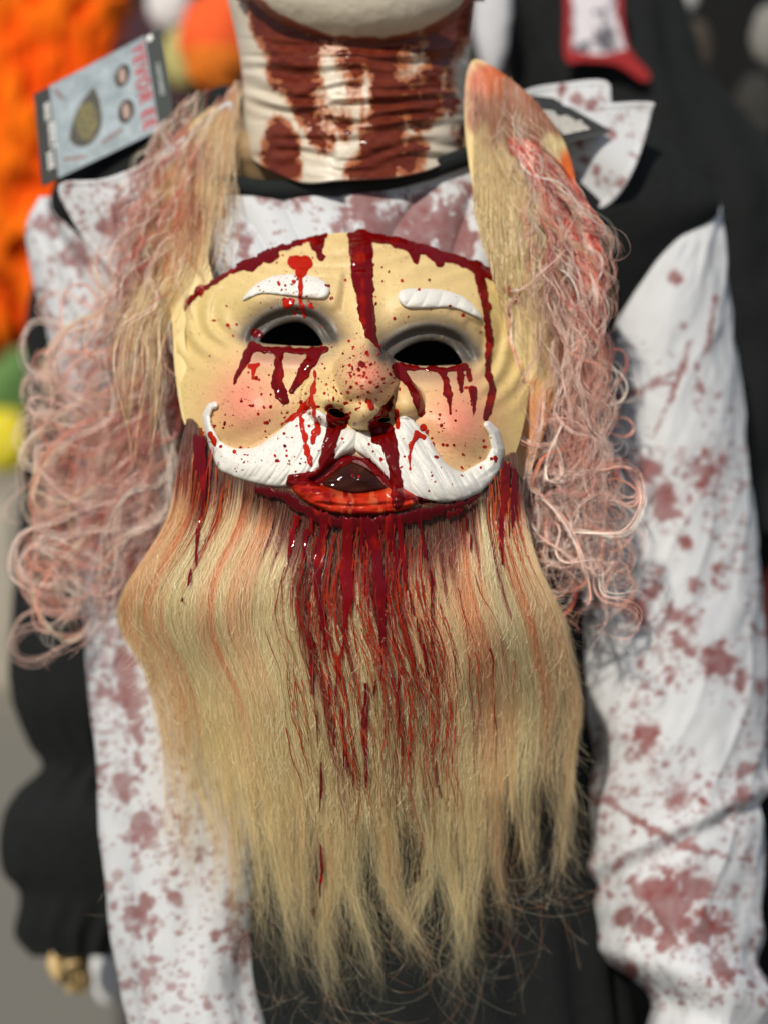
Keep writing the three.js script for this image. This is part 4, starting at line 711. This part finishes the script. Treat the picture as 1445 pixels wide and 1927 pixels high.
  part('sleeve', clothTube({ y0: 370, y1: 2000, step: 4, xl: curve([[370, 78], [420, 56], [520, 60], [650, 95], [800, 130], [1000, 150], [1160, 164], [1280, 168], [1450, 180], [1600, 195], [1760, 218], [1927, 248], [2000, 262]]),
    xr: curve([[370, 92], [430, 150], [520, 250], [640, 330], [800, 400], [1000, 440], [1200, 490], [1450, 530], [1650, 530], [1780, 506], [1860, 498], [1927, 512], [2000, 530]]),
    zc: curve([[370, -0.215], [800, -0.19], [1300, -0.165], [2000, -0.14]]), rz: curve([[370, 0.012], [450, 0.045], [700, 0.06], [2000, 0.058]]), around: 200, color: cloth(ls),
    bump: (a, y) => 0.004 * (fbm(a * 3, y / 110, 132) - 0.5) + 0.003 * Math.sin(a * 7 + y / 130) * noise(a * 2, y / 200, 133) }), M.cloth, costume, { label: 'white sleeve with pale red splashes at the left' });
  // gathered bib and the flaps of the ruff
  const bs = new Stain(90, 120, 1250, 600), R3 = rng(29);
  for (const [x, y, r] of [[458, 452, 18], [462, 480, 10], [455, 425, 8], [690, 372, 24], [676, 395, 26], [700, 420, 34], [740, 440, 40], [640, 430, 16], [790, 400, 34], [830, 410, 44], [860, 450, 40], [800, 450, 34], [560, 372, 16], [520, 376, 14], [496, 368, 10], [880, 350, 16], [230, 400, 34], [270, 440, 30], [200, 430, 14], [1100, 300, 8], [1120, 320, 8], [1090, 270, 8], [1150, 250, 7], [1170, 220, 8], [1080, 330, 9], [1140, 340, 7], [1165, 345, 8], [1095, 360, 8], [1085, 185, 10], [1110, 200, 12], [1060, 170, 10], [420, 400, 9], [600, 470, 14]]) bs.blob(x, y, r, 0.9, 0.9, x);
  bs.spray(900, 100, 300, 440, 600, 1.5, 7, R3, [0.35, 0.9], 0.33); bs.spray(500, 380, 350, 920, 560, 1.2, 5, R3, [0.35, 0.9], 0.42); bs.spray(330, 1000, 150, 1230, 420, 1.5, 6, R3, [0.3, 0.8], 0.42);
  const neckY = curve([[380, 360], [420, 352], [480, 362], [560, 364], [660, 356], [760, 340], [860, 308], [910, 290]]);
  const zBib = (x, y) => -0.082 - 0.00010 * Math.abs(x - 660) * 0.9 + 0.03 * sstep(340, 520, y) + sstep(335, 400, y) * 0.010 * (Math.abs(Math.sin((x + (y - 350) * (x < 650 ? -0.5 : 0.15) + 110 * noise(x / 95, y / 160, 141)) / 38)) ** 0.7 - 0.5) * (0.5 + noise(x / 60, y / 120, 142));
  part('bib', relief({ box: [360, 285, 940, 560], step: 3, inside: (x, y) => Math.min(y - neckY(x) + 2, x - 372, 925 - x, 548 - y), z: zBib, color: (x, y) => mix3(W0, STAIN, bs.at(x, y)), thick: 0.003 }), M.cloth, costume);
  const trimG = []; { const pts = []; for (let x = 404; x <= 884; x += 16) pts.push(new THREE.Vector3(...P(x, neckY(x) - 8 + 2 * noise(x / 20, 4, 143), -0.080 - 0.00009 * Math.abs(x - 660)))); const g = new THREE.TubeGeometry(new THREE.CatmullRomCurve3(pts), 60, 0.0062, 10); g.deleteAttribute('uv'); const n = g.attributes.position.count, c = new Float32Array(n * 3); for (let i = 0; i < n; i++) { c[3 * i] = 0.013; c[3 * i + 1] = 0.016; c[3 * i + 2] = 0.0165; } g.setAttribute('color', new THREE.BufferAttribute(c, 3)); trimG.push(g); }
  part('neckline_trim', mergeGeometries(trimG), M.black, costume);
  const flap = (name, poly, z, label) => { const sd = polySd(round(poly)); part(name, relief({ box: bounds(poly, 30), step: 3, inside: sd, z: (x, y) => z(x, y) + 0.0012 * gauss(sd(x, y) - 5, 4), color: (x, y) => mix3(W0, STAIN, bs.at(x, y)), thick: 0.003 }), M.cloth, costume, { label }); };
  flap('collar_flap', [[112, 347], [200, 335], [300, 290], [400, 210], [440, 200], [420, 330], [330, 480], [280, 545], [240, 530], [190, 490], [140, 420]], (x, y) => -0.125 + 0.008 * sstep(100, 420, x) + 0.004 * Math.sin((x - y) / 40), 'white collar flap with dense red spatter at the left');
  flap('collar_flap', [[985, 172], [1060, 156], [1138, 152], [1150, 190], [1160, 300], [1000, 300], [960, 220]], (x, y) => -0.155 + 0.004 * Math.sin((x + y) / 40), 'upper layer of the white collar at the right');
  flap('collar_flap', [[1000, 205], [1120, 196], [1222, 192], [1225, 212], [1200, 300], [1165, 365], [1125, 394], [1090, 380], [1000, 300]], (x, y) => -0.135 + 0.004 * Math.sin((x * 0.7 - y) / 36), 'lower layer of the white collar at the right');
}
{
  const o = thing('mannequin', 'bare tan mannequin shoulder in the gap beside the latex neck', 'mannequin', P(660, 400, -0.16));
  part('shoulder', lump(...P(660, 318, -0.165), 0.118, 0.036, 0.064, [0.30, 0.21, 0.11], 151, 0.04, 2, 4), M.latex, o);
}
// ------------------------------------------------------------------ package card and hang tag
function cardTexture(w, h, draw) { const c = document.createElement('canvas'); c.width = w; c.height = h; draw(c.getContext('2d'), w, h); const t = new THREE.CanvasTexture(c); t.colorSpace = THREE.SRGBColorSpace; t.anisotropy = 8; return t; }
function plate(corners, thick) {                 // a thin flat card through four points: top-left, top-right, bottom-right, bottom-left
  const v = corners.map((c) => new THREE.Vector3(...c)), n = v[1].clone().sub(v[0]).cross(v[3].clone().sub(v[0])).normalize().multiplyScalar(-thick), b = v.map((p) => p.clone().add(n.z > 0 ? n.clone().negate() : n));
  const pos = [], uv = [], face = (p, t) => { for (const k of [0, 3, 1, 1, 3, 2]) { pos.push(p[k].x, p[k].y, p[k].z); uv.push(...t[k]); } };
  face(v, [[0, 1], [1, 1], [1, 0], [0, 0]]); const e = [[0.99, 0.5], [0.99, 0.5], [0.99, 0.5], [0.99, 0.5]];
  face([b[1], b[0], b[3], b[2]], e); for (let k = 0; k < 4; k++) face([v[k], b[k], b[(k + 1) % 4], v[(k + 1) % 4]], e);
  const g = new THREE.BufferGeometry(); g.setAttribute('position', new THREE.Float32BufferAttribute(pos, 3)); g.setAttribute('uv', new THREE.Float32BufferAttribute(uv, 2)); g.computeVertexNormals(); return g;
}
{
  const tex = cardTexture(768, 512, (c, w, h) => {
    const R = rng(3); c.fillStyle = '#838f97'; c.fillRect(0, 0, w, h);
    for (let i = 0; i < 500; i++) { const q = R() * 85 | 0; c.fillStyle = `rgba(${112 + q},${127 + q},${137 + q},0.16)`; c.beginPath(); c.ellipse(R() * w, R() * h, 20 + R() * 70, 6 + R() * 26, R() * 3, 0, 7); c.fill(); }
    c.fillStyle = '#23292a'; c.fillRect(0, 0, 96, h); c.fillStyle = '#2c3434'; c.fillRect(w - 92, 0, 92, h);
    c.fillStyle = '#3f403a'; c.beginPath(); c.moveTo(350, 130); c.quadraticCurveTo(392, 230, 372, 330); c.quadraticCurveTo(364, 390, 290, 420); c.quadraticCurveTo(200, 420, 180, 330); c.quadraticCurveTo(210, 190, 350, 130); c.fill();
    for (let i = 0; i < 900; i++) { c.fillStyle = `rgba(${120 + R() * 90 | 0},${112 + R() * 80 | 0},80,0.55)`; const a = R() * 6.28, q = Math.sqrt(R()); c.fillRect(288 + Math.cos(a) * 62 * q, 290 + Math.sin(a) * 100 * q, 4, 4); }
    c.strokeStyle = '#6c777b'; c.lineWidth = 9; c.beginPath(); c.moveTo(180, 340); c.quadraticCurveTo(215, 180, 390, 110); c.stroke();
    for (const [x, y] of [[520, 150], [512, 340]]) { c.fillStyle = '#2a2521'; c.beginPath(); c.ellipse(x, y, 46, 60, 0.2, 0, 7); c.fill(); c.fillStyle = '#a28b82'; c.beginPath(); c.ellipse(x, y, 20, 42, 0, 0, 7); c.fill(); }
    for (const l of [[120, 30, 170, 110], [130, 430, 260, 470], [360, 440, 480, 420]]) { c.strokeStyle = 'rgba(110,70,60,0.6)'; c.lineWidth = 18; c.beginPath(); c.moveTo(l[0], l[1]); c.lineTo(l[2], l[3]); c.stroke(); }
    c.save(); c.translate(628, 256); c.rotate(Math.PI / 2); c.textAlign = 'center'; c.textBaseline = 'middle'; c.fillStyle = '#a31f2e'; c.font = 'bold 104px sans-serif'; c.fillText('YEVOR EE', 0, 0, 480); c.restore();
    c.save(); c.translate(724, 260); c.rotate(Math.PI / 2); c.textAlign = 'center'; c.textBaseline = 'middle'; c.fillStyle = '#aab4b4'; c.font = 'bold 34px sans-serif'; c.fillText('COSTUMES', 0, 0, 230); c.restore();
    c.save(); c.translate(70, 260); c.rotate(Math.PI / 2); c.textAlign = 'center'; c.textBaseline = 'middle'; c.fillStyle = '#e6e8e8'; c.font = 'bold 46px sans-serif'; c.fillText('MASK', -130, 0, 100); c.font = 'bold 50px sans-serif'; c.fillText('ADULT', 10, -14, 150); c.fillText('SIZE', 140, 8, 120); c.restore();
    c.fillStyle = '#eef0f0'; c.beginPath(); c.arc(w - 66, 26, 17, 0, 7); c.fill();
  });
  const o = thing('package_card', 'glossy grey printed package card with red upright lettering, tilted above the left collar', 'package', P(200, 345, -0.15));
  part('printed_card', plate([P(64, 178, -0.17), P(302, 52, -0.17), P(331, 230, -0.15), P(80, 350, -0.15)], 0.0012), mat({ map: tex, roughness: 0.6, specularIntensity: 0.5 }), o);
  const tag = cardTexture(512, 384, (c, w, h) => {
    c.fillStyle = '#2b2b26'; c.fillRect(0, 0, w, h); const R = rng(8);
    for (let j = 0; j < 9; j++) { let x = 40; while (x < 360) { const l = 10 + R() * 34; c.fillStyle = '#e9e6de'; c.fillRect(x, 130 + j * 24, l, 16); x += l + 8; } }
  });
  const t = thing('hang_tag', 'small black hang tag with pale print lying on the right collar', 'tag', P(1075, 268, -0.12));
  part('tag_board', plate([P(985, 178, -0.125), P(1040, 184, -0.135), P(1146, 244, -0.125), P(1064, 262, -0.105)], 0.001), mat({ map: tag, roughness: 0.55 }), t);
  part('tag_edge', plate([P(1062, 263, -0.105), P(1146, 245, -0.125), P(1146, 251, -0.127), P(1064, 269, -0.107)], 0.001), mat({ color: 0x8b8c86, roughness: 0.6 }), t);
}
// ------------------------------------------------------------------ dark garments on either side, and what stands far behind
{
  const o = thing('black_hoodie', 'large black hooded top with a red edged chest print hanging behind the right shoulder', 'hoodie', P(1200, 900, -0.45));
  const xl = curve([[-100, 930], [0, 950], [120, 960], [400, 980], [900, 1000]]), xr = curve([[-100, 1240], [0, 1275], [60, 1300], [150, 1350], [260, 1430], [330, 1480], [500, 1520], [900, 1540]]);
  part('hoodie_body', clothTube({ y0: -100, y1: 1000, step: 8, xl, xr, zc: () => -0.5, rz: curve([[-100, 0.08], [300, 0.12], [900, 0.13]]), around: 160, color: blk, bump: (a, y) => 0.012 * (fbm(a * 4 + 2, y / 130, 161) - 0.5) + 0.006 * Math.sin(a * 9 + y / 60) * noise(a * 3, y / 150, 162) }), M.black, o);
  const pr = polySd(round([[1070, -60], [1160, -60], [1172, 40], [1185, 95], [1222, 140], [1208, 152], [1160, 122], [1100, 115], [1064, 112], [1062, 30]])), inner = polySd([[1076, -60], [1152, -60], [1162, 40], [1176, 92], [1130, 104], [1076, 96]]);
  part('chest_print', relief({ box: [1040, -70, 1240, 170], step: 3, inside: pr, z: (x, y) => -0.372 - 0.00007 * Math.abs(x - 1130), color: (x, y) => { const n = fbm(x / 16, y / 22, 163); return inner(x, y) > 0 ? mix3([0.10, 0.10, 0.12], [0.62, 0.60, 0.66], sstep(0.42, 0.6, n + 0.25 * gauss(x - 1115, 34) * sstep(90, 20, y))) : [0.30, 0.022, 0.025]; }, thick: 0.004 }), M.cloth, o, { label: 'pale figure print with a red border' });
}
{
  const o = thing('black_sleeved_jacket', 'black jacket with a gathered hanging sleeve, left behind the white sleeve', 'jacket', P(140, 1800, -0.33));
  part('sleeve', clothTube({ y0: 470, y1: 1800, step: 8, xl: curve([[470, 92], [540, 62], [700, 50], [1000, 38], [1200, 18], [1330, 26], [1400, 62], [1444, 92], [1490, 40], [1540, 6], [1640, 8], [1680, 40], [1760, 40], [1800, 74]]),
    xr: curve([[470, 270], [700, 300], [1000, 300], [1300, 300], [1444, 290], [1540, 330], [1680, 320], [1760, 270], [1800, 236]]), zc: () => -0.36, rz: curve([[470, 0.05], [1300, 0.06], [1444, 0.04], [1560, 0.06], [1800, 0.03]]), around: 130, color: blk,
    bump: (a, y) => 0.005 * (fbm(a * 3, y / 150, 171) - 0.5) + 0.004 * Math.sin(a * 14) * (gauss(y - 1444, 70) + gauss(y - 1790, 70)) }), M.black, o);
  const m = thing('mannequin_hand', 'tan mannequin hand below the black cuff at the lower left', 'mannequin', P(140, 1870, -0.36));
  const skin = mat({ color: new THREE.Color().setRGB(0.55, 0.40, 0.18), roughness: 0.5 });
  const limb = (pts, r0, r1) => { const g = new THREE.TubeGeometry(new THREE.CatmullRomCurve3(pts.map((p) => new THREE.Vector3(...P(...p)))), 14, 1, 12), q = g.attributes.position, c = new THREE.CatmullRomCurve3(pts.map((p) => new THREE.Vector3(...P(...p)))); for (let i = 0; i < q.count; i++) { const t = Math.floor(i / 13) / 14, k = c.getPoint(t), r = lerp(r0, r1, t); q.setXYZ(i, k.x + (q.getX(i) - k.x) * r, k.y + (q.getY(i) - k.y) * r, k.z + (q.getZ(i) - k.z) * r); } g.computeVertexNormals(); return g; };
  part('palm', limb([[120, 1760, -0.37], [130, 1800, -0.36], [138, 1825, -0.355]], 0.018, 0.016), skin, m);
  for (const [x, y, z] of [[118, 1845, -0.35], [136, 1862, -0.352], [152, 1866, -0.36], [166, 1855, -0.37]]) part('finger', limb([[x - 12, 1815, z], [x - 3, 1838, z], [x, y, z - 0.004]], 0.0062, 0.0045), skin, m);
  part('thumb', limb([[110, 1795, -0.345], [104, 1815, -0.338], [112, 1836, -0.336]], 0.007, 0.005), skin, m);
  far('white_cloth', 'crumpled white cloth just below the black cuff at the lower left', 'cloth', 205, 1830, -0.5, 34, 60, [0.62, 0.64, 0.66], 172, 0.12, 3, 'cloth');
}
{
  const orange = (x, y, z, n) => mix3([0.80, 0.085, 0.0], [0.88, 0.17, 0.002], sstep(-0.2, 0.2, n));
  far('orange_fur_costume', 'bright orange fur costume hanging at the far left, out of focus', 'costume', 40, 230, -1.0, 235, 430, orange, 181, 0.2, 7, 'fur_body');
  far('red_orange_mask', 'red and orange mask beside the latex neck, out of focus', 'mask', 410, 80, -0.75, 70, 95, (x, y, z, n) => mix3([0.80, 0.10, 0.03], [0.75, 0.22, 0.02], y < -0.2 ? 0.8 : 0.1), 182, 0.1, 3, 'mask_shell');
  far('olive_bag', 'dull olive bag behind the corner of the package card', 'bag', 345, 110, -0.78, 40, 60, [0.42, 0.40, 0.16], 183, 0.08, 3, 'bag_body');
  far('white_bag', 'white bag at the top edge behind the package card', 'bag', 318, 0, -0.8, 42, 62, [0.68, 0.68, 0.70], 184, 0.1, 3, 'bag_body');
  far('plum_garment', 'dark plum garment between the orange fur and the latex neck', 'garment', 330, 240, -0.95, 130, 260, [0.045, 0.022, 0.03], 185, 0.1, 3, 'cloth');
  far('grey_garment', 'pale grey garment hanging just right of the latex neck', 'garment', 925, 20, -0.42, 36, 120, [0.52, 0.54, 0.58], 186, 0.06, 3, 'cloth');
  far('green_costume', 'green costume low at the left edge, out of focus', 'costume', 20, 690, -1.3, 90, 110, [0.13, 0.26, 0.09], 187, 0.12, 3, 'cloth');
  far('purple_costume', 'greyish purple cloth at the left edge under the green costume', 'costume', 22, 770, -1.35, 70, 60, [0.24, 0.20, 0.30], 188, 0.12, 3, 'cloth');
  far('yellow_costume', 'yellow cloth at the left edge beside the black sleeve', 'costume', 10, 830, -1.25, 60, 60, [0.66, 0.58, 0.04], 189, 0.1, 3, 'cloth');
  far('grey_blanket', 'pale grey cloth low on the left edge', 'cloth', 6, 1130, -1.2, 44, 190, [0.34, 0.32, 0.27], 190, 0.1, 3, 'cloth');
  far('red_garment', 'red garment at the right edge beside the white sleeve', 'garment', 1452, 1180, -0.5, 34, 110, [0.42, 0.09, 0.08], 191, 0.1, 3, 'cloth');
  far('black_robe', 'black robe filling the far right behind the sleeve', 'garment', 1400, 900, -0.95, 330, 1400, [0.006, 0.0065, 0.007], 192, 0.08, 3, 'cloth');
  far('green_trim', 'small dark green scrap at the right, beside the sleeve point', 'garment', 1372, 425, -0.55, 20, 34, [0.02, 0.09, 0.025], 193, 0.1, 3, 'cloth');
  far('pale_mask', 'grey pale shape at the top right, out of focus', 'mask', 1285, -6, -0.6, 28, 34, [0.40, 0.41, 0.42], 194, 0.1, 2, 'mask_shell');
  far('round_mask', 'dim grey shape at the right edge near the top', 'mask', 1452, 70, -0.6, 40, 60, [0.20, 0.20, 0.19], 195, 0.1, 2, 'mask_shell');
  far('brown_prop', 'dim brown shape below the pale one at the top right', 'mask', 1300, 95, -0.75, 40, 60, [0.06, 0.05, 0.04], 196, 0.12, 3, 'mask_shell');
  far('dark_grey_prop', 'dim dark grey shape at the right edge above the sleeve point', 'mask', 1420, 210, -0.75, 44, 70, [0.035, 0.035, 0.033], 197, 0.12, 3, 'mask_shell');
  far('blue_grey_garment', 'dim bluish garment at the right edge beside the sleeve point', 'garment', 1425, 560, -0.62, 40, 150, [0.05, 0.055, 0.07], 198, 0.12, 4, 'cloth');
  const w = new THREE.BoxGeometry(7, 4, 0.2); w.translate(2.88, 2, -2.6);
  part('wall', w, new THREE.MeshStandardMaterial({ color: new THREE.Color().setRGB(0.008, 0.008, 0.008), roughness: 0.9 }), scene, { kind: 'structure' });
}
{ const g = new THREE.BoxGeometry(40, 3.2, 0.3); g.translate(-8, 1.6, -9); part('wall', g, new THREE.MeshStandardMaterial({ color: new THREE.Color().setRGB(0.24, 0.22, 0.19), roughness: 0.95 }), scene, { kind: 'structure' }); }
scene.traverse((o) => { if (o.isMesh && !o.userData.keep) o.castShadow = o.receiveShadow = true; });
renderer.render(scene, camera);
